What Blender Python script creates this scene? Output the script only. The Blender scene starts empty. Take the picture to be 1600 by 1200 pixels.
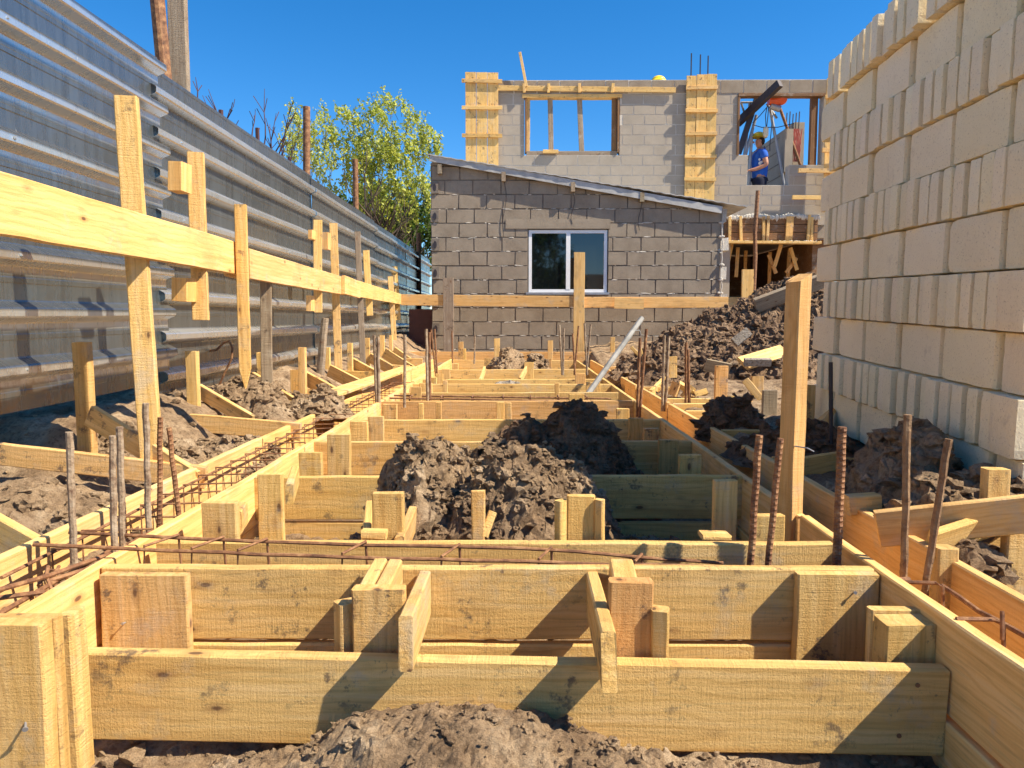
import bpy, bmesh, math, random
from mathutils import Vector, Matrix, noise
random.seed(7)
R = random.random
def U(a, b): return a + (b-a)*R()
S = bpy.context.scene
C = S.collection
# ------------------------------------------------------------------ camera, sky, sun, exposure
F = 1156.0
PITCH = math.radians(4.94); YAW = math.radians(0.5)
cam = bpy.data.cameras.new('camera'); co = bpy.data.objects.new('camera', cam); C.objects.link(co)
cam.sensor_width = 36; cam.lens = 36*F/1600; cam.clip_start = .02; cam.clip_end = 2000
co.location = (0, 0, .5); co.rotation_euler = (math.pi/2-PITCH, 0, YAW)
S.camera = co
CM = co.rotation_euler.to_matrix()
SUNV = Vector((1, -.30, 1.14)).normalized()            # towards the sun
w = bpy.data.worlds.new('World'); S.world = w; w.use_nodes = True
nt = w.node_tree; bg = nt.nodes['Background']
sky = nt.nodes.new('ShaderNodeTexSky'); sky.sky_type = 'NISHITA'; sky.sun_disc = False
sky.sun_elevation = math.asin(SUNV.z); sky.sun_rotation = math.atan2(SUNV.x, SUNV.y)
sky.altitude = 1500; sky.air_density = 1.0; sky.dust_density = .2; sky.ozone_density = 4.0
hs = nt.nodes.new('ShaderNodeHueSaturation'); hs.inputs['Saturation'].default_value = 1.33
nt.links.new(sky.outputs[0], hs.inputs['Color']); nt.links.new(hs.outputs[0], bg.inputs['Color'])
bg.inputs['Strength'].default_value = .1
sun = bpy.data.lights.new('sun', 'SUN'); sun.energy = 5; sun.angle = math.radians(.5); sun.color = (1, .89, .7)
so = bpy.data.objects.new('sun', sun); C.objects.link(so); so.location = (5, -2, 6)
so.rotation_euler = SUNV.to_track_quat('Z', 'Y').to_euler()
S.view_settings.view_transform = 'Standard'; S.view_settings.look = 'None'
S.view_settings.exposure = 1.02; S.view_settings.gamma = 1
S.render.resolution_x = 1024; S.render.resolution_y = 768
try:
    S.cycles.max_bounces = 8; S.cycles.diffuse_bounces = 6
except Exception: pass

# ------------------------------------------------------------------ helpers
def ray(px, py):
    return CM @ Vector(((px-800)/F, (600-py)/F, -1))
def P(px, py, Y):                                      # point of the view ray at depth Y
    d = ray(px, py); return Vector((0, 0, .5)) + d*(Y/d.y)
def G(px, py, Z):                                      # point of the view ray at height Z
    d = ray(px, py); return Vector((0, 0, .5)) + d*((Z-.5)/d.z)
def V(*a): return Vector(a)
def fr(v, o=0, s=1.0):
    return noise.fractal(Vector(v)*s+V(o, o*1.7, o*.3), .7, 2.1, 5)

def tag(o, label=None, cat=None, group=None, kind=None):
    if label: o['label'] = label
    if cat: o['category'] = cat
    if group: o['group'] = group
    if kind: o['kind'] = kind
    return o
def link(name, me, mat, parent=None, loc=None):
    o = bpy.data.objects.new(name, me); C.objects.link(o)
    if mat and not me.materials: me.materials.append(mat)
    if parent: o.parent = parent
    if loc: o.location = loc
    return o
def empty(name, loc, label, cat, group=None, rz=0):
    o = bpy.data.objects.new(name, None); C.objects.link(o); o.location = loc; o.rotation_euler = (0, 0, rz)
    o.empty_display_size = .05
    return tag(o, label, cat, group)
def mesh(name, vs, fs, smooth=False):
    me = bpy.data.meshes.new(name); me.from_pydata([tuple(v) for v in vs], [], fs); me.update()
    if smooth: me.polygons.foreach_set('use_smooth', [True]*len(me.polygons))
    return me
class MB:                                              # collects shapes into one mesh
    def __init__(s): s.v = []; s.f = []
    def hexa(s, p):                                    # 8 points: bottom 4 ccw, top 4 ccw
        n = len(s.v); s.v += [tuple(q) for q in p]
        s.f += [(n+3, n+2, n+1, n), (n+4, n+5, n+6, n+7), (n, n+1, n+5, n+4), (n+1, n+2, n+6, n+5), (n+2, n+3, n+7, n+6), (n+3, n, n+4, n+7)]
    def box(s, x0, x1, y0, y1, z0, z1, j=0):
        q = [(x0, y0, z0), (x1, y0, z0), (x1, y1, z0), (x0, y1, z0), (x0, y0, z1), (x1, y0, z1), (x1, y1, z1), (x0, y1, z1)]
        if j: q = [tuple(c+U(-j, j) for c in p) for p in q]
        s.hexa(q)
    def beam(s, a, b, w, t, wd=V(0, 0, 1)):
        a = Vector(a); b = Vector(b); x = (b-a).normalized(); wd = Vector(wd); wd = (wd-x*wd.dot(x)).normalized(); td = x.cross(wd)
        q = []
        for e in (a, b):
            q += [e-wd*w/2-td*t/2, e+wd*w/2-td*t/2, e+wd*w/2+td*t/2, e-wd*w/2+td*t/2]
        s.hexa(q)
    def tube(s, pts, r, n=8, rf=None, caps=True):
        pts = [Vector(p) for p in pts]; base = len(s.v); up = V(0, 0, 1)
        for i, p in enumerate(pts):
            t = (pts[min(i+1, len(pts)-1)]-pts[max(i-1, 0)]).normalized()
            a = t.cross(up if abs(t.z) < .9 else V(0, 1, 0)).normalized(); b = t.cross(a)
            rr = r(i/(len(pts)-1)) if callable(r) else r
            for k in range(n):
                an = 2*math.pi*k/n; q = rr*(rf(i, k) if rf else 1)
                s.v.append(tuple(p+a*math.cos(an)*q+b*math.sin(an)*q))
        for i in range(len(pts)-1):
            for k in range(n):
                k2 = (k+1) % n
                s.f.append((base+i*n+k, base+i*n+k2, base+(i+1)*n+k2, base+(i+1)*n+k))
        if caps:
            s.f.append(tuple(base+k for k in range(n))[::-1]); s.f.append(tuple(base+(len(pts)-1)*n+k for k in range(n)))
    def blob(s, c, r, seed=0, sub=1, sq=(1, 1, 1), amp=.35):
        bm = ICO[sub]; n = len(s.v)
        for v in bm[0]:
            k = 1+amp*noise.noise(v*1.6+V(seed, seed*2, 0))+amp*.5*noise.noise(v*4+V(0, seed, 3))
            s.v.append((c[0]+v.x*r*k*sq[0], c[1]+v.y*r*k*sq[1], c[2]+v.z*r*k*sq[2]))
        s.f += [tuple(i+n for i in f) for f in bm[1]]
    def build(s, name, mat, parent=None, smooth=False, loc=None):
        vs = s.v
        if loc is not None:
            L = Vector(loc); vs = [tuple(Vector(v)-L) for v in s.v]
        me = mesh(name, vs, s.f, smooth)
        bm = bmesh.new(); bm.from_mesh(me); bmesh.ops.recalc_face_normals(bm, faces=bm.faces); bm.to_mesh(me); bm.free()
        return link(name, me, mat, parent, loc)
ICO = {}
for sub in (1, 2, 3, 4):
    bm = bmesh.new(); bmesh.ops.create_icosphere(bm, subdivisions=sub, radius=1)
    ICO[sub] = ([v.co.copy() for v in bm.verts], [tuple(v.index for v in f.verts) for f in bm.faces]); bm.free()

# ------------------------------------------------------------------ materials
class N:
    def __init__(s, name, rough=.8, metal=0):
        s.m = bpy.data.materials.new(name); s.m.use_nodes = True; s.t = s.m.node_tree
        s.b = s.t.nodes['Principled BSDF']; s.b.inputs['Roughness'].default_value = rough; s.b.inputs['Metallic'].default_value = metal
        s.tc = s.t.nodes.new('ShaderNodeTexCoord'); s.oi = s.t.nodes.new('ShaderNodeObjectInfo')
    def n(s, typ, **k):
        n = s.t.nodes.new(typ)
        for a, b in k.items():
            if a.startswith('i_'):
                n.inputs[a[2:].replace('_', ' ')].default_value = b
            else: setattr(n, a, b)
        return n
    def l(s, a, b): s.t.links.new(a, b)
    def coords(s, scale=(1, 1, 1), rnd=0, src='Object'):
        mp = s.n('ShaderNodeMapping'); mp.inputs['Scale'].default_value = scale; s.l(s.tc.outputs[src], mp.inputs['Vector'])
        if rnd:
            m = s.n('ShaderNodeMath', operation='MULTIPLY'); m.inputs[1].default_value = rnd; s.l(s.oi.outputs['Random'], m.inputs[0])
            s.l(m.outputs[0], mp.inputs['Location'])
        return mp.outputs[0]
    def noise(s, vec, scale, detail=4, rough=.55, dist=0):
        n = s.n('ShaderNodeTexNoise'); n.inputs['Scale'].default_value = scale; n.inputs['Detail'].default_value = detail
        n.inputs['Roughness'].default_value = rough; n.inputs['Distortion'].default_value = dist
        s.l(vec, n.inputs['Vector']); return n.outputs['Fac']
    def ramp(s, fac, *stops):
        r = s.n('ShaderNodeValToRGB'); e = r.color_ramp.elements
        while len(e) < len(stops): e.new(.5)
        for el, (p, c) in zip(e, stops):
            el.position = p; el.color = (c, c, c, 1) if not isinstance(c, tuple) else (*c, 1)
        s.l(fac, r.inputs[0]); return r.outputs[0]
    def mix(s, a, b, fac, mode='MIX'):
        m = s.n('ShaderNodeMix', data_type='RGBA', blend_type=mode)
        for sock, val in ((m.inputs[0], fac), (m.inputs[6], a), (m.inputs[7], b)):
            if isinstance(val, (int, float)): sock.default_value = val
            elif isinstance(val, tuple): sock.default_value = (*val, 1)
            else: s.l(val, sock)
        return m.outputs[2]
    def math(s, op, a, b=0):
        m = s.n('ShaderNodeMath', operation=op)
        for i, v in enumerate((a, b)):
            if isinstance(v, (int, float)): m.inputs[i].default_value = v
            else: s.l(v, m.inputs[i])
        return m.outputs[0]
    def bump(s, h, dist, strength=1, prev=None):
        b = s.n('ShaderNodeBump'); b.inputs['Distance'].default_value = dist; b.inputs['Strength'].default_value = strength
        s.l(h, b.inputs['Height'])
        if prev: s.l(prev, b.inputs['Normal'])
        return b.outputs[0]
    def out(s, col=None, nrm=None, rough=None):
        if col is not None:
            if isinstance(col, tuple): s.b.inputs['Base Color'].default_value = (*col, 1)
            else: s.l(col, s.b.inputs['Base Color'])
        if nrm: s.l(nrm, s.b.inputs['Normal'])
        if rough: s.l(rough, s.b.inputs['Roughness'])
        return s.m

def wood_mat(name, c1, c2, c3, saw=1.0, mud=.565, knots=1.0):
    m = N(name, .75)
    gv = m.coords((1.1, 26, 26), 31)
    g = m.noise(gv, 1.6, 6, .6, .6)
    col = m.ramp(g, (.25, c2), (.5, c1), (.8, c3))
    # growth rings: wavy bands
    wv = m.n('ShaderNodeTexWave', wave_type='BANDS', bands_direction='Z'); m.l(m.coords((.5, 1, 1), 17), wv.inputs['Vector'])
    wv.inputs['Scale'].default_value = 16; wv.inputs['Distortion'].default_value = 7; wv.inputs['Detail'].default_value = 2; wv.inputs['Detail Scale'].default_value = .7
    col = m.mix(col, c2, m.math('MULTIPLY', m.ramp(wv.outputs['Fac'], (.72, 0.0), (1, 1.0)), .42))
    # blotches of dirt and drying
    bl = m.noise(m.coords((1.4, 2.4, 2.4), 53), 2.6, 5, .65)
    col = m.mix(col, (.2, .11, .05), m.math('MULTIPLY', m.ramp(bl, (.52, 0.0), (.78, 1.0)), .5))
    # knots
    vo = m.n('ShaderNodeTexVoronoi'); vo.inputs['Scale'].default_value = 1; vo.inputs['Randomness'].default_value = 1
    m.l(m.coords((6, 14, 14), 23), vo.inputs['Vector'])
    kn = m.ramp(vo.outputs['Distance'], (.06, 1.0), (.09, 0.0))
    kr = m.ramp(vo.outputs['Distance'], (.1, .4), (.2, 0.0))
    col = m.mix(col, (.3, .13, .04), m.math('MULTIPLY', kr, knots))
    col = m.mix(col, (.11, .045, .018), m.math('MULTIPLY', kn, knots*.85))
    # mud splashes
    ms = m.noise(m.coords((1, 1, 1), 71), 14, 6, .75)
    msk = m.math('MULTIPLY', m.ramp(ms, (mud, 0.0), (mud+.07, 1.0)), m.ramp(bl, (.38, 0.0), (.56, 1.0)))
    col = m.mix(col, (.13, .085, .055), m.math('MULTIPLY', msk, .85))
    cs = m.noise(m.coords((1.2, 1.2, 1.2), 37), 5, 6, .7)
    col = m.mix(col, (.52, .46, .37), m.math('MULTIPLY', m.ramp(cs, (.56, 0.0), (.68, 1.0)), .45))
    # fine dark fibres
    fb = m.noise(m.coords((14, 260, 260), 11), 1, 3, .6)
    col = m.mix(col, (0.5, 0.5, 0.5), m.math('MULTIPLY', m.ramp(fb, (.3, 1.0), (.48, 0.0)), .35), 'MULTIPLY')
    col = m.mix(col, m.oi.outputs['Color'], 1.0, 'MULTIPLY')
    # rough sawn relief: saw marks across, fuzz, grain along
    sm = m.noise(m.coords((170, 9, 9), 5), 1, 3, .7)
    fz = m.noise(m.coords((1, 1, 1), 5), 230, 5, .8)
    gr = m.noise(m.coords((8, 150, 150), 5), 1, 3, .6)
    n1 = m.bump(sm, .003*saw, 1)
    n2 = m.bump(fz, .0042*saw, 1, n1)
    n3 = m.bump(gr, .0012, .8, n2)
    return m.out(col, n3)
WOOD = wood_mat('sawn_pine', (.83, .53, .18), (.62, .34, .085), (.88, .62, .29))
WSM = wood_mat('planed_pine', (.85, .53, .185), (.66, .35, .09), (.88, .62, .29), saw=.35, mud=.75)
WGREY = wood_mat('weathered_wood', (.34, .26, .18), (.2, .14, .09), (.46, .38, .28), saw=1.2)
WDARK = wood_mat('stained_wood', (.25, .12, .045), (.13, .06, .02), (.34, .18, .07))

def soil_mat(name, a, b, c):
    m = N(name, .95)
    v = m.coords((1, 1, 1))
    n1 = m.noise(v, 7, 8, .65)
    col = m.ramp(n1, (.3, a), (.52, b), (.72, c))
    n2 = m.noise(v, 60, 5, .7)
    col = m.mix(col, (.38, .33, .28), m.math('MULTIPLY', m.ramp(n2, (.36, 1.0), (.52, 0.0)), .75), 'MULTIPLY')
    n0 = m.noise(v, 1.6, 3, .5)
    col = m.mix(col, (.16, .085, .045), m.math('MULTIPLY', m.ramp(n0, (.5, 0.0), (.65, 1.0)), .45))
    vo = m.n('ShaderNodeTexVoronoi', feature='SMOOTH_F1'); vo.inputs['Scale'].default_value = 55; m.l(v, vo.inputs['Vector'])
    k = m.bump(vo.outputs['Distance'], .014, .8)
    k = m.bump(n2, .022, 1, k)
    k = m.bump(m.noise(v, 260, 4, .8), .006, 1, k)
    return m.out(col, k)
SOIL = soil_mat('soil', (.19, .115, .06), (.42, .285, .165), (.62, .47, .31))
SOILSHADE = soil_mat('shaded_soil', (.13, .065, .03), (.24, .135, .07), (.36, .23, .135))  # soil with the block stack's shade put into its colour
SOILR = soil_mat('heap_soil', (.13, .07, .036), (.28, .175, .1), (.46, .32, .2))
GRAVEL = soil_mat('pale_gravel', (.3, .25, .2), (.45, .39, .32), (.55, .5, .44))

def block_mat(name, c, dark, stain, vs=1.0):
    m = N(name, .92)
    v = m.coords((1, 1, 1), 13)
    n1 = m.noise(v, 3.2, 6, .65)
    col = m.ramp(n1, (.3, dark), (.6, c))
    sp = m.noise(v, 170, 3, .7)
    col = m.mix(col, (.45, .4, .34), m.math('MULTIPLY', m.ramp(sp, (.3, 1.0), (.42, 0.0)), .7), 'MULTIPLY')
    st = m.noise(v, 9, 6, .75)
    col = m.mix(col, stain, m.math('MULTIPLY', m.ramp(st, (.6, 0.0), (.75, 1.0)), .45))
    col = m.mix(col, m.oi.outputs['Color'], 1.0, 'MULTIPLY')
    k = m.bump(sp, .003*vs, .8)
    k = m.bump(m.noise(v, 45, 5, .7), .004*vs, .6, k)
    return m.out(col, k)
PALE = block_mat('pale_block', (.93, .81, .55), (.87, .74, .48), (.46, .35, .22))
CINDER = block_mat('cinder_block', (.32, .26, .195), (.23, .18, .13), (.16, .13, .11), 2)
CREAM = block_mat('light_block', (.4, .34, .27), (.33, .28, .22), (.35, .3, .25))
MORTAR = block_mat('mortar', (.23, .19, .155), (.13, .105, .085), (.1, .08, .07), 3)
MORTARL = block_mat('pale_mortar', (.62, .57, .5), (.45, .41, .36), (.3, .27, .24), 3)

def flat_mat(name, c, rough=.6, metal=0, var=.25, sc=12):
    m = N(name, rough, metal)
    n1 = m.noise(m.coords((1, 1, 1), 9), sc, 5, .6)
    d = tuple(x*(1-var) for x in c)
    return m.out(m.ramp(n1, (.35, d), (.65, c)), m.bump(n1, .002, .3))
def rust_mat():
    m = N('rusty_steel', .75, .15)
    v = m.coords((1, 1, 1), 9)
    col = m.ramp(m.noise(v, 35, 5, .7), (.3, (.08, .035, .018)), (.5, (.22, .1, .045)), (.72, (.42, .24, .11)))
    return m.out(col, m.bump(m.noise(v, 220, 3, .7), .001, .8))
RUST = rust_mat()
def crust_mat():
    m = N('cement_crusted_steel', .95)
    v = m.coords((1, 1, 1), 9)
    col = m.ramp(m.noise(v, 28, 5, .7), (.32, (.12, .065, .04)), (.47, (.28, .2, .13)), (.72, (.42, .34, .25)))
    col = m.mix(col, m.oi.outputs['Color'], 1.0, 'MULTIPLY')
    return m.out(col, m.bump(m.noise(v, 90, 4, .7), .004, .9))
CRUST = crust_mat()
def metal_mat():
    m = N('galvanised_sheet', .3, .8)
    v = m.coords((1, 1, 1))
    st = m.noise(m.coords((1, 13, .6)), 2, 7, .75)
    st2 = m.noise(m.coords((1, 3, 1)), 1.3, 5, .6)
    col = m.ramp(st, (.3, (.34, .35, .36)), (.6, (.48, .49, .5)))
    col = m.mix(col, (.7, .7, .68), m.math('MULTIPLY', m.ramp(st2, (.5, 0.0), (.75, 1.0)), .35))
    scr = m.noise(m.coords((1, 60, 5)), 1.5, 4, .8)
    sc = m.ramp(scr, (.68, 0.0), (.73, 1.0))
    col = m.mix(col, (.85, .82, .75), m.math('MULTIPLY', sc, .8))
    spot = m.noise(v, 28, 4, .8)
    sp = m.ramp(spot, (.66, 0.0), (.7, 1.0))
    col = m.mix(col, (.82, .78, .7), m.math('MULTIPLY', sp, .6))
    sx0_ = m.n('ShaderNodeSeparateXYZ'); m.l(m.tc.outputs['Object'], sx0_.inputs[0])
    mudz = m.math('MULTIPLY', m.ramp(sx0_.outputs[2], (.0, 1.0), (.33, 0.0)), m.ramp(m.noise(v, 16, 6, .75), (.45, 0.0), (.62, 1.0)))
    sx = m.n('ShaderNodeSeparateXYZ'); m.l(m.tc.outputs['Object'], sx.inputs[0])
    zf = m.math('FRACT', m.math('MULTIPLY', sx.outputs[2], 5.0))
    ridge_light = m.ramp(zf, (.54, 0.0), (.62, 1.0), (.9, 1.0), (.95, 0.0))  # ridge highlights and dim pan reflections painted into the sheet colour
    col = m.mix(m.mix(col, (.5, .52, .51), 1.0, 'MULTIPLY'), m.mix(col, (.84, .83, .78), .8), m.math('MULTIPLY', ridge_light, .95))
    col = m.mix(col, (.3, .22, .15), m.math('MULTIPLY', mudz, .8))
    ro = m.ramp(m.math('ADD', m.math('MULTIPLY', st, .6), m.math('MULTIPLY', st2, .6)), (.35, .17), (.8, .36))
    k = m.bump(m.noise(m.coords((1, .8, 2.5)), 2.2, 2, .4), .008, .3)
    k = m.bump(st, .0006, .3, k)
    m.l(m.math('SUBTRACT', .82, m.math('MULTIPLY', sc, .7)), m.b.inputs['Metallic'])
    return m.out(col, k, ro)
METAL = metal_mat()
TUBE = flat_mat('galvanised_tube', (.3, .29, .27), .6, .1, .5)
PVC = flat_mat('white_frame', (.82, .82, .82), .35, 0, .05)
DARKST = flat_mat('dark_steel', (.05, .04, .045), .5, .3)
GREYST = flat_mat('grey_steel', (.4, .4, .42), .4, .5)
MAROON = flat_mat('maroon_sheet', (.09, .03, .03), .6)
ORANGE = flat_mat('orange_paint', (.8, .11, .03), .35)
YELLOW = flat_mat('yellow_plastic', (.85, .62, .03), .35, 0, .05)
BLUE = flat_mat('blue_cloth', (.02, .13, .6), .9, 0, .25)
NAVY = flat_mat('navy_cloth', (.01, .014, .04), .9)
SKIN = flat_mat('skin', (.5, .24, .15), .6, 0, .12)
HAIR = flat_mat('dark_hair', (.03, .02, .015), .8)
WHITE = flat_mat('white_print', (.75, .75, .75), .8, 0, .05)
CUP = flat_mat('light_blue_plastic', (.25, .55, .65), .4)
REDM = flat_mat('red_mesh', (.5, .12, .1), .8)
ASB = flat_mat('roof_sheet', (.5, .49, .47), .75, .0, .35, 6)
DROP = flat_mat('cement_drips', (.68, .62, .52), .95, 0, .3, 40)
def glass_mat():
    m = N('window_glass', .03)
    m.b.inputs['Base Color'].default_value = (.006, .008, .009, 1); m.b.inputs['Specular IOR Level'].default_value = 1.0
    return m.m
GLASS = glass_mat()
def leaf_mat(name, a, b):
    m = N(name, .5)
    g = m.n('ShaderNodeNewGeometry')
    col = m.ramp(g.outputs['Random Per Island'], (0, a), (1, b))
    tr = m.n('ShaderNodeBsdfTranslucent'); m.l(col, tr.inputs['Color'])
    mx = m.n('ShaderNodeMixShader'); mx.inputs[0].default_value = .5
    m.l(col, m.b.inputs['Base Color']); m.l(m.b.outputs[0], mx.inputs[1]); m.l(tr.outputs[0], mx.inputs[2])
    m.l(mx.outputs[0], m.t.nodes['Material Output'].inputs['Surface']); return m.m
LEAF = leaf_mat('spring_leaf', (.3, .38, .05), (.62, .62, .12))
LEAFD = leaf_mat('dark_leaf', (.04, .09, .015), (.14, .22, .03))
BARK = flat_mat('bark', (.12, .085, .06), .9, 0, .4)
TWIG = flat_mat('bare_twig', (.07, .025, .025), .8, 0, .4)

# ------------------------------------------------------------------ planks and stakes
def plank_mesh(name, L, w, t, point=False, warp=1.0, skew=0.0):
    n = max(3, int(L/.09)); ch = min(.003, t*.15); vs = []; fs = []; sd = U(0, 99)
    for i in range(n+1):
        x = L*i/n
        ww = w; hh = t
        if point and x < w*1.6: ww = w*(.12+.88*x/(w*1.6))
        dz = .0035*warp*noise.noise(V(x*1.3, sd, 0)); dy = .0035*warp*noise.noise(V(x*1.1, sd, 9))
        e1 = .0022*warp*noise.noise(V(x*9, sd, 5)); e2 = .0022*warp*noise.noise(V(x*9, sd, 7))
        a = ww/2+e1; b = ww/2+e2; c = hh/2
        sx = 0
        for (z, y) in ((-b, -c+ch), (-b+ch, -c), (a-ch, -c), (a, -c+ch), (a, c-ch), (a-ch, c), (-b+ch, c), (-b, c-ch)):
            xx = x + (skew*z if i in (0, n) else 0) + (U(-.0015, .0015) if i in (0, n) else 0)
            vs.append((xx, y+dy, z+dz))
    for i in range(n):
        for k in range(8):
            k2 = (k+1) % 8
            fs.append((i*8+k, (i+1)*8+k, (i+1)*8+k2, i*8+k2))
    fs.append(tuple(range(8))); fs.append(tuple(n*8+k for k in range(7, -1, -1)))
    return mesh(name, vs, fs)
def tint(v=.2, warm=0.0):
    k = 1+U(-v, v*.45); warm = warm*.7+max(0, U(-.14, .07))
    return (min(1, k), min(1, k*(1-warm+U(-.04, .03))), min(1, k*(1-warm*1.6+U(-.08, .08))), 1)
def plank(name, label, a, b, w, t, wd=(0, 0, 1), cat='board', group=None, mat=None, point=False, parent=None, warp=1.0, skew=0.0, warm=0.0):
    a = Vector(a); b = Vector(b); x = (b-a); L = x.length; x.normalize()
    wd = Vector(wd); z = (wd-x*wd.dot(x)).normalized(); y = z.cross(x)
    me = plank_mesh(name, L, w, t, point, warp, skew)
    o = link(name, me, mat or WOOD, parent)
    M = Matrix(((x.x, y.x, z.x, a.x), (x.y, y.y, z.y, a.y), (x.z, y.z, z.z, a.z), (0, 0, 0, 1)))
    o.matrix_world = M
    o.color = tint(warm=warm)
    if not parent: tag(o, label, cat, group)
    return o
def nail(parent, p, d, L=.004, r=.0035, mat=None):     # nail in world coordinates as a child
    mb = MB(); p = Vector(p); d = Vector(d).normalized()
    mb.tube([p-d*.004, p+d*L], r*.45, 6); mb.tube([p+d*L, p+d*(L+.0015)], r, 8)
    o = mb.build('nail', mat or GREYST, None, loc=p)
    o.parent = parent; o.matrix_parent_inverse = parent.matrix_world.inverted()
    return o
# stake: front face at depth Y, pixel extents of the top (xl..xr, yt), foot row yb
def stake(label, xl, xr, yt, yb, Y, t=.028, rz=0, xb=None, down=.12, cat='stake', group=None, mat=None, point=False, name='wooden_stake', warm=0.0, w=None, lean=0.0):
    top = P((xl+xr)/2, yt, Y); s = ray((xl+xr)/2, yt).y
    ww = w or (xr-xl)/F*Y/s
    bot = P(xb if xb is not None else (xl+xr)/2, yb, Y)
    if xb is None: bot.x = top.x
    bot.y += lean
    d = (bot-top).normalized(); bot = bot+d*down
    off = V(0, t/2, 0)
    wd = V(math.cos(rz), math.sin(rz), 0)
    return plank(name, label, bot+off, top+off, ww, t, wd, cat, group, mat, point, warm=warm)
GB = 'cross boards of the foundation formwork'
def cross(label, X0, X1, Y, Zt=0, h=.15, t=.025, Z1=None, mat=None, warm=0.0, group=None, Y1=None):
    Z1 = Zt if Z1 is None else Z1
    return plank('formwork_board', label, V(X0, Y, Zt-h/2), V(X1, Y if Y1 is None else Y1, Z1-h/2), h, t, (0, 0, 1), 'board', group, mat, warm=warm)
def along(label, X, Y0, Y1, Zt=0, h=.16, t=.025, X1=None, mat=None, group=None, Z1=None, warm=0.0):
    return plank('formwork_board', label, V(X, Y0, Zt-h/2), V(X if X1 is None else X1, Y1, (Zt if Z1 is None else Z1)-h/2), h, t, (0, 0, 1), 'board', group, mat, warm=warm)
def copy_tree(o, parent=None):
    c = o.copy(); C.objects.link(c)
    if parent: c.parent = parent
    for ch in o.children: copy_tree(ch, c)
    return c
def Yz(py, Z=0): return G(800, py, Z).y

# ------------------------------------------------------------------ ground
def sm(a, b, x):
    t = max(0, min(1, (x-a)/(b-a))); return t*t*(3-2*t)
XL, XLo, XR, XRo = -.847, -1.087, .715, .90            # lines of the long boards
def gz(x, y):
    z = -.2
    z += sm(1.3, 1.15, y)*-.045
    if y > 1.3:
        z = z + .1*sm(-1.08, -1.16, x)*sm(1.4, 1.7, y) + sm(-1.3, -1.75, x)*(.05*sm(1.5, 2.2, y)+.17*sm(2.45, 2.75, y))
        z = z + .17*sm(.91, 1.0, x)*sm(1.5, 2.2, y) + .05*sm(1.1, 1.4, x)
    z += .2*sm(9.4, 10.2, y)
    z = z + (0-z)*sm(12, 20, max(abs(x), y))
    k = 1-sm(12, 30, max(abs(x), abs(y)))
    if k > 0:
        z += k*(.028*fr((x*2.2, y*2.2, 0), 3)+.02*fr((x*9, y*9, 0), 8)+.009*fr((x*30, y*30, 0), 5))
    return z
def axis(f0, f1, st, far):
    a = []; x = f0
    while x <= f1: a.append(x); x += st
    s = st; x = a[-1]
    while x < far: s *= 1.35; x += s; a.append(x)
    s = st; x = f0; b = []
    while x > -far: s *= 1.35; x -= s; b.append(x)
    return b[::-1]+a
xs = axis(-2.1, 2.2, .028, 420); ys = axis(.75, 6.0, .028, 500)
vs = [(x, y, gz(x, y)) for y in ys for x in xs]; nx = len(xs)
fs = [(j*nx+i, j*nx+i+1, (j+1)*nx+i+1, (j+1)*nx+i) for j in range(len(ys)-1) for i in range(nx-1)]
tag(link('ground', mesh('ground', vs, fs, True), SOIL), kind='structure')

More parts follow.
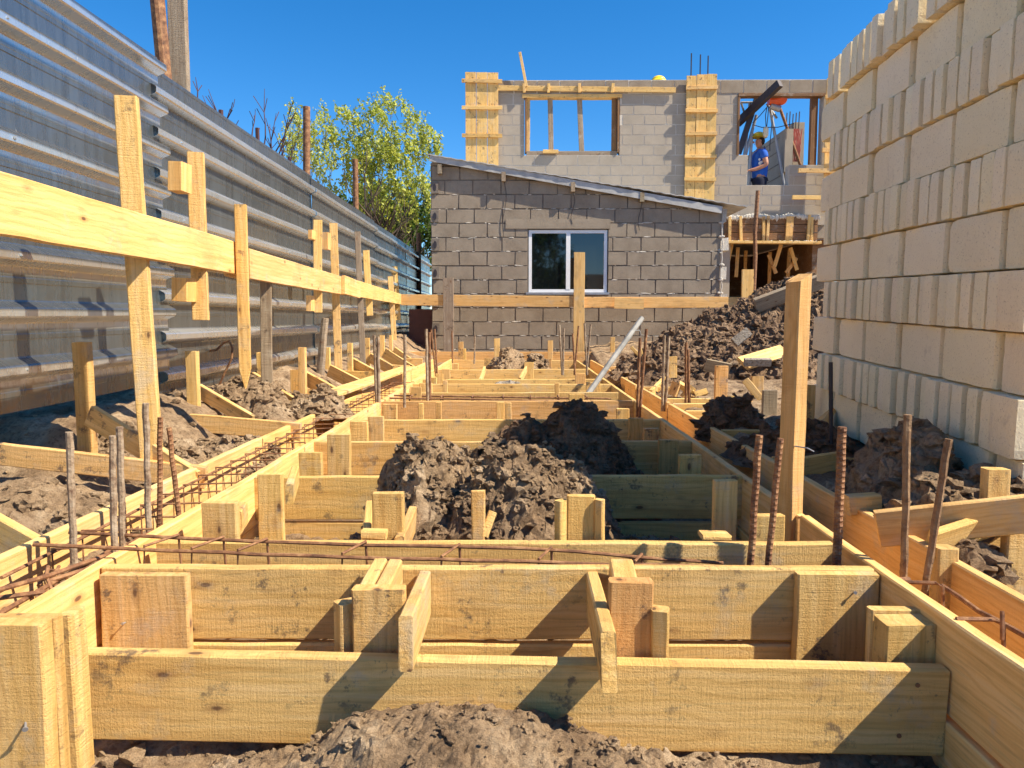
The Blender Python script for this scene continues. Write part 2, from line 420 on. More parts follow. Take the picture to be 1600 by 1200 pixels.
def heap(label, blobs, zb, res=.016, clods=200, cr=(.008, .03), mat=None, rough=1.0, seed=1, group=None, cat='dirt mound', name='dirt_mound', flat=0.0):
    x0 = min(b[0]-b[2]*1.15 for b in blobs); x1 = max(b[0]+b[2]*1.15 for b in blobs)
    y0 = min(b[1]-b[3]*1.15 for b in blobs); y1 = max(b[1]+b[3]*1.15 for b in blobs)
    def H(x, y):
        wx = x+.05*rough*noise.noise(V(x*6, y*6, seed)); wy = y+.05*rough*noise.noise(V(x*6, y*6, seed+5))
        h = 0
        for (cx, cy, rx, ry, hh) in blobs:
            q = math.sqrt(((wx-cx)/rx)**2+((wy-cy)/ry)**2)
            if q < 1.0:
                hb = hh*(1-q**1.7)**1.1 if q < 1 else 0
                h = max(h, hb)
        return h
    def Z(x, y):
        h = H(x, y); m = min(1, h/.08)
        n = rough*m*(.05*fr((x*3.5, y*3.5, 0), seed)+.03*abs(fr((x*11, y*11, 1), seed+2))+.016*fr((x*28, y*28, 2), seed+4))
        return zb+h+n-.012
    nx = int((x1-x0)/res)+1; ny = int((y1-y0)/res)+1
    vs = []; keep = []
    for j in range(ny+1):
        for i in range(nx+1):
            x = x0+i*res; y = y0+j*res; h = H(x, y); z = Z(x, y)
            k = min(1, h/.06)*rough
            f_ = .6/res; vs.append((x+k*.02*noise.noise(V(x*25, y*25, z*25)), y+k*.02*noise.noise(V(x*25+9, y*25, z*25)), z+k*res*.9*noise.noise(V(x*f_, y*f_, 3)))); keep.append(h > 0)
    fs = []
    for j in range(ny):
        for i in range(nx):
            q = (j*(nx+1)+i, j*(nx+1)+i+1, (j+1)*(nx+1)+i+1, (j+1)*(nx+1)+i)
            if any(keep[k] for k in q): fs.append(q)
    used = sorted({k for f in fs for k in f}); mp = {k: i for i, k in enumerate(used)}
    mb = MB(); mb.v = [vs[k] for k in used]; mb.f = [tuple(mp[k] for k in f) for f in fs]
    n = 0; tries = 0
    while n < clods and tries < clods*8:
        tries += 1
        x = U(x0, x1); y = U(y0, y1)
        if H(x, y) <= .004: continue
        r = cr[0]+(cr[1]-cr[0])*R()**2.6
        mb.blob((x, y, Z(x, y)+r*U(-.1, .45)), r, U(0, 99), 2 if r > cr[0]*2 else 1, (U(.7, 1.5), U(.7, 1.5), U(.5, 1)), .95)
        n += 1
    c = blobs[0]; me = mesh(name, [tuple(Vector(v)-V(c[0], c[1], zb)) for v in mb.v], mb.f, False)
    o = link(name, me, mat or SOIL, None, (c[0], c[1], zb))
    return tag(o, label, cat, group)

# loose clods over the ground, beyond counting
mb = MB()
for k in range(900):
    x = U(-.75, .75); y = U(.85, 1.3); r = .003+.012*R()**4; mb.blob((x, y, gz(x, y)+r*.3), r, U(0, 99), 1, (U(.8, 1.3), U(.8, 1.3), .8), .9)
for k in range(1500):
    y = 1.0+8.5*R()**1.7; x = U(-1.85, 1.6)
    if XLo-.02 < x < XL+.02 or XR-.02 < x < XRo+.02: continue
    r = .006+.02*R()**3
    mb.blob((x, y, gz(x, y)+r*.3), r, U(0, 99), 1, (U(.8, 1.3), U(.8, 1.3), .8), .6)
tag(mb.build('loose_clods', SOIL), 'scattered crumbs and clods of dry soil over the dug ground', 'soil', kind='stuff')

heap('low pale dirt mound heaped against the nearest board at the bottom of the photo', [(-.10, 1.07, .46, .3, .2), (.14, 1.02, .38, .24, .16), (-.36, 1.08, .3, .2, .12), (0, 1.0, .78, .34, .07), (-.5, 1.1, .3, .25, .07), (.3, 1.06, .26, .2, .11), (.36, 1.05, .1, .12, .09)], -.29, .006, 1600, (.002, .009), SOIL, .5, 3)
heap('large pale clumpy dirt mound in the middle of the nearer cells',
     [(-.25, 2.12, .26, .28, .38), (-.02, 2.0, .26, .25, .33), (.1, 2.15, .24, .25, .3), (-.1, 2.4, .3, .25, .3), (-.2, 2.0, .45, .28, .16), (.35, 2.1, .3, .25, .08)],
     -.21, .0065, 5200, (.002, .014), SOIL, 1.25, 9)
heap('clumpy dirt mound coloured dark for shade, right behind the large lit mound',
     [(.22, 2.72, .3, .33, .42), (.02, 2.66, .3, .3, .34), (.14, 2.5, .3, .25, .24)], -.21, .009, 2000, (.003, .016), SOILSHADE, 1.3, 10)  # shaded part of the mound, split off to take the darker colour
heap('small round dirt mound standing near the far end of the formwork', [(-.1, 7.8, .28, .3, .42), (.16, 7.9, .26, .3, .33)], -.2, .025, 260, (.012, .04), SOIL, 1.3, 21)
heap('flat pale gravel heap between the far cross boards', [(-.08, 5.95, .35, .3, .22)], -.2, .03, 80, (.006, .014), GRAVEL, .3, 5, cat='gravel heap', name='gravel_heap')
heap('tiny pale gravel heap just in front of the flat gravel heap', [(.1, 5.35, .22, .2, .19)], -.2, .03, 40, (.006, .014), GRAVEL, .3, 6, cat='gravel heap', name='gravel_heap')
heap('big brown soil heap with thrown scraps beside the block stack, below the shed corner',
     [(3.3, 8.6, 1.7, 1.5, 1.1), (2.5, 8.3, 1.3, 1.3, .82), (1.9, 7.7, 1.0, 1.1, .56), (1.35, 6.8, .7, .8, .36), (2.3, 6.9, 1.1, 1.3, .42), (1.6, 6.1, .6, .6, .22), (3.2, 6.8, 1.2, 1.4, .55)],
     -.16, .024, 7500, (.01, .045), SOILR, 1.9, 31)
heap('smooth clay mound at the left edge in front of the lowest plank', [(-1.42, 2.05, .34, .34, .15), (-1.2, 1.9, .18, .36, .1), (-1.7, 2.1, .3, .3, .14)], -.12, .012, 350, (.004, .02), SOIL, .7, 41)
heap('dirt mound round the foot of the short stake on the left', [(-1.55, 2.8, .26, .2, .16), (-1.3, 2.8, .2, .2, .1)], -.07, .014, 250, (.005, .022), SOIL, 1, 43)
heap('crumbly soil between two left planks beside the stirrup trench', [(-1.3, 3.0, .25, .34, .12), (-1.2, 3.15, .16, .28, .1)], -.11, .014, 450, (.006, .024), SOIL, 1, 47)
heap('crumbly soil heap behind the second left plank', [(-1.45, 3.95, .3, .26, .2), (-1.15, 4.1, .25, .2, .1)], -.02, .016, 450, (.007, .026), SOIL, 1.1, 51)
heap('little dirt pile at the foot of the pointed stake', [(-1.6, 4.55, .2, .2, .18)], 0, .02, 90, (.008, .028), SOIL, 1, 53)
heap('clumpy soil heap at the foot of the block stack on the right', [(1.05, 1.85, .13, .17, .13), (1.2, 1.86, .16, .17, .17), (1.14, 2.12, .2, .25, .25), (1.0, 1.72, .09, .12, .07), (1.3, 1.75, .1, .12, .08)], -.06, .01, 500, (.006, .03), SOIL, 1.2, 57)
heap('dark soil clump on the right behind the tall bright post', [(1.05, 3.55, .17, .16, .16)], -.06, .014, 160, (.008, .03), SOILSHADE, 1.3, 61)
heap('shaded reddish soil beside the leaning plank at the stack corner', [(1.2, 2.85, .16, .3, .14), (1.0, 2.95, .15, .25, .09)], -.05, .014, 260, (.008, .028), SOILSHADE, 1.2, 63)

# ------------------------------------------------------------------ foundation formwork
f = cross('nearest cross board, wide and pale with nails, the dirt mound in front', P(116, 1020, 1.2).x, XR-.002, 1.2, P(120, 1020, 1.19).z, .152, .028, P(1474, 1045, 1.19).z)
for (px, py) in ((1433, 1070), (1404, 1149)):
    p = P(px, py, 1.184); nail(f, p, (0, -1, 0), .001, .004, RUST)
Y2 = Yz(885); Y3 = Yz(847)
f = cross('second cross board from the front with a rough fuzzy face', XL, XR, Y2, 0, .15)
cross('lower board showing as a strip under the second cross board', XL+.01, XR-.01, Y2-.004, -.158, .12)
f = cross('cross board behind the horizontal rebar cage, rough and ridged', XL+.03, XR-.01, Y3, .002, .12, warm=.05)
cross('lower board under the one behind the rebar cage', XL+.03, XR-.01, Y3+.003, -.125, .1)
rows = [(744, 'cross board crossing the large dirt mound at its foot'), (689, 'cross board just behind the dark half of the large mound'),
        (655, 'cross board behind the large mound with stakes in front of it'), (626, 'cross board in front of the middle rebar cage'),
        (614, 'low cross board behind the middle rebar cage'), (601, 'plain wide cross board in front of the gravel heap'),
        (592, 'cross board with a knot behind the gravel heap'), (577, 'cross board in front of the small far mound'),
        (563, 'short cross board at the back of the small far mound')]
RY = []
for k, (y, lb) in enumerate(rows):
    Yk = Yz(y); RY.append(Yk); e = .03 if Yk > 5 else 0
    cross(lb, XL+e, XR-e+(.05 if k > 4 else 0), Yk, U(-.006, .006), .14 if k < 4 else .13, .025, Z1=U(-.006, .006))
    if k < 4: cross('lower board beneath the '+lb.replace('cross board ', 'board ', 1)[:70], XL+.02, XR-.02, Yk+.004, -.15, .1)
cross('long last cross board lying along the foot of the shed wall', -1.75, 2.1, 9.95, .075, .22, .03, warm=.08)
# long side boards
def side(X, lbs, Ys, Zt=0, h=.16, **k):
    for i in range(len(Ys)-1):
        o = along(lbs[i], X+U(-.004, .004), Ys[i]+.004, Ys[i+1]-.004, Zt+U(-.004, .004), h, **k)
side(XL-.013, ['near inner board of the left trench, smooth and brightly lit', 'inner board of the left trench beside the large mound', 'far inner board of the left trench'], [1.0, 2.9, 6.0, 9.5], 0, .16, mat=WSM)
side(XL-.015, ['lower inner board of the left trench'], [1.0, 5.0], -.165, .1, mat=WSM)
side(XLo-.013, ['near outer board of the left trench at the left edge', 'outer board of the left trench under the row of stirrups', 'far outer board of the left trench under the loose plank'], [1.1, 3.1, 6.2, 9.5], 0, .16, mat=WSM)
side(XR+.013, ['nearest board in the right corner with a large ring knot', 'inner board of the right trench behind the bright post', 'far inner board of the right trench'], [.75, 1.86, 4.4, 9.4], 0, .165, mat=WSM)
side(XR+.013, ['lower board below the knotty board in the right corner', 'lower inner board of the right trench'], [.75, 1.9, 4.4], -.17, .13, mat=WSM)
side(XRo+.013, ['nearest outer board of the right trench, lit along its top', 'outer board of the right trench with muddy dark edge', 'far outer board of the right trench'], [.9, 2.0, 4.45, 9.3], 0, .16, mat=WSM)

# details between the two nearest boards
BY = Y2-.0135
def cleat(label, xl, xr, yt, yb, Y, t=.024, **k): return stake(label, xl, xr, yt, yb, Y, t, down=k.pop('down', .05), **k)
c = cleat('square cleat board nailed in the left corner of the nearest cell', 152, 290, 900, 1015, BY-.026, down=.06)
nail(c, P(195, 973, BY-.026), (-.2, -1, .1), .006, .003)
c = cleat('square mud-stained cleat nailed in the right corner of the nearest cell', 1246, 1374, 899, 1030, BY-.026, warm=.1)
nail(c, P(1335, 925, BY-.026), (-.1, -1, .1), .005, .0035)
YS = 1.23
stake('wide stake behind the nearest board, left of the left brace', 549, 632, 922, 1018, YS, .028)
stake('wide reddish stake behind the nearest board, right of the right brace', 952, 1022, 912, 1028, YS, .028, warm=.12)
stake('short slanted stub left of the left wide stake', 524, 551, 945, 1012, YS+.01, .03, down=.03, rz=.7, w=.035)
stake('short bright stub right of the right wide stake', 1021, 1047, 955, 1026, YS-.01, .025, down=.02, rz=-.25)
for (lb, x0, x1, yt) in (('small offcut on edge behind the left wide stake', 585, 606, 892), ('second small offcut behind the left wide stake', 608, 630, 892), ('offcut standing behind the right wide stake', 951, 988, 892)):
    a = P((x0+x1)/2, yt, Y2-.02); b = V(a.x-.008, YS+.03, a.z-.014)
    plank('wood_offcut', lb, b, a, .05, (x1-x0)/F*1.45, (0, 0, 1), 'offcut')
def brace(label, pa, pb, w, t, wd=(0, 0, 1), **k):
    return plank('brace_board', label, pa, pb, w, t, wd, k.pop('cat', 'brace'), **k)
a = P(664, 893, Y2-.02)+V(0, 0, -.045); b = P(633, 968, 1.14)+V(0, 0, -.04)
brace('left short brace running from the second board over the nearest one', b, a, .09, .023)
a = P(925, 893, Y2-.02)+V(0, 0, -.045); b = P(952, 1000, 1.11)+V(0, 0, -.035)
brace('right short brace with a pointed end over the nearest board', b, a, .085, .024, point=False, skew=.35)
# right corner stake pair
stake('square stub post in the right corner behind the nearest board', 1386, 1466, 978, 1042, 1.235, .05, down=.1)
stake('thin board standing behind the square stub post in the right corner', 1363, 1440, 954, 1040, 1.29, .022, down=.1)
# left corner thick posts
stake('thick brown stake in the bottom left corner with a bent nail', -40, 64, 978, 1200, 1.02, .03, down=.2, warm=.15, mat=WOOD)
nail(bpy.data.objects['wooden_stake'] if False else [o for o in C.objects if o.name.startswith('wooden_stake')][-1], P(40, 1130, 1.02), (.6, -1, -.3), .012, .004)
stake('second board standing close against the thick brown corner stake', -30, 88, 966, 1200, 1.056, .022, down=.2)
brace('narrow bright board on edge beside the thick corner stake', P(116, 1215, 1.10)+V(0, .02, 0), P(98, 962, 1.10)+V(0, .02, 0), .045, .02, (0, 1, 0))
stake('short stub under the nearest board at the right', 1352, 1366, 1170, 1230, 1.22, .03, down=.1)
stake('wide stub seen below the nearest board at the right', 1372, 1470, 1165, 1230, 1.235, .03, down=.1, warm=.1)
stake('short stub below the middle of the nearest board', 950, 1018, 1160, 1190, 1.23, .03, down=.1, warm=.1)

# stakes behind the rebar cage board
YB = Y3+.02
stake('left stake of the group behind the rebar cage, left of the large mound', 582, 631, 772, 835, YB+.03, .028, down=.1)
brace('thin bright brace left of the mound behind the rebar cage', P(571, 838, YB)+V(0, 0, -.03), P(577, 782, YB+.22)+V(0, 0, -.03), .06, .02)
brace('thin grey brace beside the stake left of the large mound', P(624, 838, YB)+V(0, 0, -.03), P(645, 790, YB+.25)+V(0, 0, -.03), .06, .022)
c = stake('splintered upright stake in front of the middle of the large mound', 736, 757, 768, 840, YB+.02, .02, down=.08)
stake('right stake behind the rebar cage, in front of the large mound', 886, 930, 776, 838, YB+.03, .026, down=.1)
stake('thin bright edge of board left of the right mound stake', 869, 884, 783, 838, YB+.02, .02, down=.06, rz=.9, w=.03)
stake('thin bright upright right of the right mound stake', 931, 945, 782, 838, YB+.02, .02, down=.06, rz=-.4)
plank('wood_offcut', 'small offcut leaning on the splintered stake', P(757, 838, YB+.03), P(770, 800, YB+.05), .02, .015, (1, 0, 0), 'offcut')
plank('wood_offcut', 'small chip of wood on the cage board near the rusty bars', P(1094, 836, YB+.03), P(1138, 838, YB+.03), .012, .05, (0, 0, 1), 'offcut')
plank('wood_offcut', 'small offcut on top of board left of mound stakes', P(566, 833, YB+.01), P(604, 835, YB+.01), .02, .03, (0, 0, 1), 'offcut')
# stakes inside the cells at the left and right long boards
L = [('first stake inside the left long board next to the cage board', 312, 368, 787, 835, 1.78, 0),
     ('tall stake inside the left long board, second from the cage', 402, 440, 742, 833, 2.0, 0),
     ('stake in the corner before the mound cross board, left side', 466, 501, 708, 744, RY[0]+.05, 0),
     ('taller stake behind the mound cross board at left', 510, 546, 679, 742, RY[0]+.28, 0),
     ('stake at left before the board behind the mound', 547, 574, 659, 690, RY[1]+.05, 0),
     ('slightly taller stake beside the trench behind the mound, left', 575, 599, 651, 690, RY[1]+.2, 0),
     ('stake at the left end in front of the middle rebar cage board', 598, 620, 632, 655, RY[2]+.08, 0),
     ('thin bright upright left of centre before the middle cage', 653, 661, 631, 655, RY[2]+.3, 0),
     ('bright upright left of the centre before the middle cage', 680, 689, 629, 654, RY[2]+.35, 0),
     ('shaded stake at the centre before the middle cage board', 776, 788, 629, 654, RY[3]-.08, 0),
     ('bright edge of stake at the centre before the middle cage', 789, 799, 630, 652, RY[3]-.14, 0),
     ('stub right of centre before the middle cage', 880, 897, 632, 645, RY[3]-.1, 0),
     ('bright thin upright right of centre before the middle cage', 912, 921, 629, 652, RY[3]-.12, 0),
     ('cleat at the right end before the middle cage board', 964, 984, 639, 656, RY[3]-.35, 0),
     ('brown stake right of the dark mound, rear one', 983, 1006, 654, 690, RY[2]-.1, .1),
     ('short brown cleat right of the dark mound with a stain', 1007, 1030, 670, 692, RY[2]-.3, .15),
     ('brown stake before the mound cross board, right side', 1030, 1061, 688, 748, RY[1]-.12, .15),
     ('square stake in the right corner before the mound cross board', 1062, 1097, 712, 752, RY[0]+.12, .05),
     ('tall stake inside the right long board near the rusty bars', 1117, 1153, 752, 835, 1.95, .05),
     ('lit stake inside the right trench beside the bright post', 1178, 1226, 806, 842, 1.74, 0),
     ('stake left of the far mound', 757, 771, 560, 580, RY[7]+.5, 0),
     ('stake right of and before the small far mound', 819, 834, 566, 592, RY[7]-.2, .05),
     ('bright upright stake on the plain wide cross board', 867, 874, 599, 624, RY[4]-.1, 0),
     ('stake at the right end of the low cross board', 889, 913, 616, 632, RY[4]-.35, .05),
     ('square stub at the right end of the knotty cross board', 899, 915, 584, 600, RY[6]-.15, .1),
     ('stub at the right side behind the leaning tube', 916, 938, 598, 614, RY[5]-.2, .1),
     ('stake at the left end of the knotty cross board', 680, 692, 584, 602, RY[6]-.15, .05),
     ('bright thin upright at the left end of the plain wide board', 692, 699, 595, 619, RY[4]+.1, 0),
     ('stub beside the left trench, third before the gravel', 641, 658, 605, 620, RY[4]-.2, 0),
     ('stub beside the left trench, second before the gravel', 655, 675, 599, 618, RY[4]+.1, .05),
     ('stub beside the left trench, next to the gravel heap', 668, 682, 590, 608, RY[5]+.1, 0),
     ('stub beside the left trench beyond the gravel heap', 690, 703, 577, 592, RY[6]+.1, 0),
     ('stub beside the far left trench before the last board', 706, 716, 568, 580, RY[7]+.1, .05),
     ('brown stub right of the small far mound', 850, 862, 560, 574, RY[8]-.3, .15),
     ('short pale post before the last board, first from the left', 716, 724, 534, 562, RY[8]+.4, 0),
     ('thin bright stake beside the first short pale post', 724, 728, 545, 562, RY[8]+.2, 0),
     ('short pale post before the last board behind the far mound', 772, 781, 529, 560, RY[8]+.5, .05),
     ('short pale post before the last board right of the far mound', 856, 864, 532, 560, RY[8]+.5, .05),
     ('short pale post before the last board behind the leaning tube', 954, 961, 527, 560, RY[8]+.5, .05)]
for (lb, x0, x1, yt, yb, Y, wm) in L:
    stake(lb, x0, x1, yt, yb, Y, .026 if Y < 4 else .03, down=.06, warm=wm, rz=U(-.05, .05))
# short braces in the far cells
for (lb, xa, ya, xb, yb, Ya, Yb) in (
    ('little slanted brace left of the small far mound', 757, 572, 750, 592, 7.2, 6.6), ('little slanted brace at the right of the far mound', 822, 572, 812, 590, 7.2, 6.6),
    ('bright short brace behind the second stake left of the mound', 452, 757, 462, 728, 2.05, 2.3), ('bright short brace at the first left stake', 370, 800, 380, 784, 1.85, 2.0)):
    brace(lb, P(xb, yb, Yb)+V(0, 0, -.03), P(xa, ya, Ya)+V(0, 0, -.03), .06, .022)

# tall bright post on the right board, foot at the joint
tp = G(1236, 800, 0); tt = P(1248, 434, tp.y)
plank('wooden_post', 'tall bright square post with a slanted top and bent nail, right of the cells', V(tp.x, tp.y, -.25), V(tt.x, tp.y, tt.z), .043, .05, (math.cos(.42), math.sin(.42), 0), 'post', mat=WSM, warp=2, skew=.5)
po = [o for o in C.objects if o.name == 'wooden_post'][0]
p0 = P(1242, 697, tp.y-.03); mb = MB(); mb.tube([p0, p0+V(.02, -.03, .0), p0+V(.035, -.035, -.008)], .0018, 6)
nl = mb.build('nail', GREYST, loc=p0); nl.parent = po; nl.matrix_parent_inverse = po.matrix_world.inverted()

# ---- left side: planks, stakes and diagonal braces
def side_plank(label, xl, yl, xr, yr, Y, h, **k):
    plank('formwork_board', label, P(xl, yl, Y)+V(0, 0, -h/2), P(xr, yr, Y)+V(0, 0, -h/2), h, .025, (0, 0, 1), 'board', **k)
side_plank('lowest left plank crossing from the fence to the trench', -60, 685, 322, 728, 2.47, .075)
side_plank('second left plank crossing to the trench behind the big post', 252, 643, 470, 661, 3.5, .085)
side_plank('third left plank with a shadow across, under the loose plank', 388, 621, 540, 634, 4.25, .1)
side_plank('fourth left plank crossing near the row of far braces', 452, 605, 566, 612, 5.1, .1)
side_plank('fifth left plank crossing near the log stake', 508, 577, 600, 582, 6.6, .1)
side_plank('sixth left plank crossing near the far end of the fence', 566, 567, 640, 571, 8.0, .12)
side_plank('thin far left crossing plank before the last board', 585, 559, 660, 560, 9.0, .12)
side_plank('short plank beside the foot of the third left stake', 355, 626, 395, 643, 4.0, .08)
side_plank('board lying against the fence bottom by the second stake', 255, 625, 300, 618, 3.95, .12)
brace('dark plank with a bright top edge at the left edge of the photo', P(-30, 790, 1.72)+V(0, 0, -.045), P(74, 848, 1.68)+V(0, 0, -.045), .09, .025)
ST = [('short stake with damp stain in front of the near fence', 111, 135, 535, 685, 2.62, 'S'), ('second short stake by the fence beside soil heap', 288, 306, 549, 632, 3.65, 'S'),
      ('third short stake by the fence behind the pointed stake', 400, 411, 551, 608, 4.5, ''), ('fourth short stake by the fence with a board block behind', 465, 476, 543, 606, 4.7, ''),
      ('fifth short stake by the fence right of the log', 507, 515, 543, 580, 6.3, ''), ('sixth short stake by the fence', 542, 550, 536, 579, 6.6, ''),
      ('seventh short stake by the fence below the grey post', 570, 577, 528, 567, 7.6, ''), ('eighth short stake by the far fence', 593, 600, 524, 558, 8.6, ''), ('ninth short stake at the far end of the fence', 608, 613, 524, 550, 9.3, '')]
for i, (lb, x0, x1, yt, yb, Y, _) in enumerate(ST): stake(lb, x0, x1, yt, yb, Y, .04, down=.1, warm=.04)
stake('square dark board block behind the fourth short stake', 453, 469, 578, 606, 4.85, .03, down=.04, warm=.15)
DG = [('long diagonal brace from the first short stake to the trench', 140, 632, 306, 734, 2.56, .075), ('diagonal brace behind the soil heap from the second short stake', 309, 599, 394, 648, 3.75, .07),
      ('diagonal brace from the third short stake', 392, 580, 470, 628, 4.45, .09), ('diagonal brace from the fourth short stake', 475, 579, 528, 608, 4.8, .09),
      ('diagonal brace right of the log stake', 514, 569, 566, 596, 5.9, .1), ('diagonal brace from the sixth short stake', 550, 559, 584, 577, 6.7, .1),
      ('diagonal brace from the seventh short stake', 577, 551, 612, 571, 7.6, .1), ('diagonal brace from the eighth short stake', 600, 543, 644, 571, 8.5, .12), ('last diagonal brace by the far end of the fence', 614, 541, 640, 559, 9.3, .14)]
for (lb, xa, ya, xb, yb, Y, h) in DG:
    brace(lb, P(xa, ya, Y)+V(0, 0, -h/2), P(xb, yb, Y-.1)+V(0, 0, -h/2), h, .025)
plank('loose_plank', 'loose bright plank lying flat over the left crossing boards', P(485, 626, 4.05)+V(0, 0, .0), P(640, 574, 6.9)+V(0, .0, .0), .13, .022, (1, .0, -.05), 'plank')
# bent rebar hook standing by the fence
pts = [P(310, 541, 4.3), P(325, 548, 4.3), P(338, 547, 4.3), P(350, 535, 4.3), P(358, 533, 4.3), P(363, 543, 4.3), P(362, 560, 4.3), P(350, 585, 4.3), P(338, 612, 4.3)]
mb = MB(); mb.tube(pts, .007, 7); tag(mb.build('rebar_hook', RUST, loc=pts[-1]), 'rusty bent hook of rebar by the fence beside the pointed stake', 'rebar hook')

# ---- batter boards with their posts
def bat(px, extra=0):                                  # X of the batter line as a function of depth
    pass
def BX(Y): return -(1.09+.058*Y)
def onb(px, off=0):                                           # depth where the batter line meets pixel column px
    lo, hi = .8, 14
    for _ in range(40):
        m = (lo+hi)/2
        q = V(BX(m)+off, m, .85); c = CM.transposed() @ (q-V(0, 0, .5)); x = 800+F*c.x/-c.z
        if x < px: lo = m
        else: hi = m
    return lo
def batter(label, xa, yta, xb, ytb, h=.14, dx=0, **k):
    Ya, Yb = onb(xa), onb(xb)
    a = P(xa, yta, Ya); b = P(xb, ytb, Yb)
    return plank('batter_board', label, V(BX(Ya)+dx, Ya, a.z-h/2), V(BX(Yb)+dx, Yb, b.z-h/2), h, .025, (0, 0, 1), 'board', mat=WSM, **k)
batter('nearest long level board fixed along the fence, orange pine', -110, 236, 374, 381, .145)
batter('middle level board fixed along the fence', 386, 388, 535, 433, .145, -.002)
batter('far level board running to the corner of the fence', 553, 437, 627, 460, .15, .0)
batter('short joining piece between the middle and far level boards', 531, 430, 556, 440, .15, .026)
batter('thin short strip beside the pointed stake on the level board', 362, 379, 386, 388, .15, -.028)
def post(label, xl, xr, yt, xb, yb, off=-.03, down=.05, t=.03, **k):   # post on the batter line, off = behind(-)/in front(+)
    Y = onb((xl+xr)/2+.4*(xb-(xl+xr)/2), off)
    top = P((xl+xr)/2, yt, Y); bot = P(xb, yb, Y); w = (xr-xl)/F*Y*1.0
    d = V(0, 0, 0)
    return plank(k.pop('name', 'wooden_stake'), label, bot+d-V(0, 0, down), top+d, k.pop('w', w), t, k.pop('wd', (1, .25, 0)), 'stake', **k)
post('tall thick post before the fence carrying the nearest level board', 181, 213, 152, 236, 672, -.045, .1, .04)
post('hanging short upright behind the level board, second from the left', 294, 318, 239, 314, 500, -.03, 0, .035)
post('pointed pine stake nailed in front of the level boards', 366, 384, 320, 384, 607, .045, 0, .035, point=True)
post('grey weathered stake under the middle level board', 407, 424, 432, 417, 602, -.03, .05, .03, mat=WGREY)
post('hanging upright behind the middle level board', 490, 503, 344, 497, 488, -.03, 0, .03)
post('slim upright passing behind the middle level board to the ground', 515, 527, 349, 529, 572, -.06, .05, .03)
post('slim grey upright above and below the joint of the boards', 554, 563, 362, 567, 566, -.03, .05, .03, mat=WGREY)
post('leaning small upright behind the far level board', 567, 577, 391, 578, 493, -.05, 0, .03)
post('far lit post at the corner end of the level board', 606, 614, 432, 617, 548, -.03, .05, .03)
post('far orange upright at the corner behind the level board', 612, 621, 416, 622, 500, -.07, 0, .03)
for (lb, x0, x1, y0, y1) in (('small block behind the hanging upright above the level board', 270, 292, 255, 300), ('small block behind the hanging upright below the level board', 276, 300, 435, 471),
                        ('tiny block above the middle level board', 484, 491, 360, 374), ('tiny second block above the middle level board', 505, 515, 364, 390), ('tiny block under the middle level board', 481, 489, 462, 486)):
    Y = onb((x0+x1)/2, -.06); a = P((x0+x1)/2, y1, Y); b = P((x0+x1)/2, y0, Y)
    plank('wood_block', lb, a, b, (x1-x0)/F*Y, .09, (1, 0, 0), 'block', warm=.12, mat=WSM)
# log stake
Y = 6.0; mb = MB(); pts = [P(500, 592, Y), P(503, 560, Y), P(505, 530, Y), P(508, 497, Y)]
mb.tube(pts, lambda t: .036-.008*t, 9, lambda i, k: 1+.1*math.sin(k*2+i)); tag(mb.build('log_stake', WGREY, loc=pts[0]), 'short round grey log stake standing before the fence', 'stake')

# batter board along the shed
YSB = 10.3
def far_bat(label, x0, y0, x1, y1, Y, h=.15, **k):
    plank('batter_board', label, P(x0, y0, Y)+V(0, 0, -h/2), P(x1, y1, Y)+V(0, 0, -h/2), h, .028, (0, 0, 1), 'board', mat=WSM, **k)
far_bat('level board across the shed wall, left length', 627, 460, 900, 463, YSB, warm=.1)
far_bat('level board across the shed wall, right length to the pale post', 901, 464, 1215, 464, YSB+.03, warm=.1)
far_bat('short splice piece on the level board right of the middle post', 960, 465, 1006, 466, YSB-.028)
stake('wide greyish post before the left part of the shed wall', 692, 708, 434, 545, YSB-.035, .04, down=.1, w=.145, mat=WGREY)
stake('tall pale post standing before the shed window', 897, 914, 394, 550, YSB-.035, .04, down=.1, mat=WSM)
stake('pale post at the right end of the level board by the soil heap', 1160, 1178, 421, 500, YSB-.035, .04, down=.3, mat=WSM)

# ---- right side bits
def rs(lb, x0, x1, yt, yb, Y, **k): stake(lb, x0, x1, yt, yb, Y, k.pop('t', .028), down=k.pop('down', .06), **k)
cross('right cell board brightly lit before the soil heap', XRo+.03, 1.75, Yz(641), .0, .12)
cross('second lit right cell board nearer the soil heap', XRo+.03, 1.7, Yz(630), .0, .1)
cross('thin lit right cell board at the foot of the soil heap', XRo+.03, 1.2, Yz(625), .012, .08)
cross('shaded right cell board in the shadow of the block stack', XRo+.03, 1.35, Yz(671), 0, .12)
cross('nearer shaded right cell board behind the tall bright post', XRo+.03, 1.3, Yz(714), 0, .12)
cross('far right trench board by the tip of the leaning tube', XRo, 1.6, Yz(590), 0, .12)
cross('far right board beyond the leaning tube', XRo, 1.7, Yz(574), 0, .13, Z1=.05)
cross('far right board beside the tail of the soil heap', XRo-.02, 1.35, Yz(604), 0, .14)
brace('far slanted board from the trench towards the soil heap', V(.9, 6.6, -.05), V(1.5, 7.9, .02), .12, .025)
brace('short slanted board in the right trench corner', V(.93, 5.2, -.05), V(1.25, 6.3, -.03), .12, .025)
rs('dark front stake before the soil heap', 1118, 1138, 572, 632, 4.45, warm=.1)
rs('rough grey stake with wire before the lit right boards', 1193, 1215, 610, 656, 3.85, mat=WGREY, w=.075)
rs('pale stake behind the rough grey stake', 1175, 1194, 588, 622, 4.6)
rs('tiny stake on the lit right board', 1166, 1176, 618, 638, 4.2, warm=.1)
rs('broad stake stub behind the dark front stake', 1138, 1148, 619, 638, 4.3)
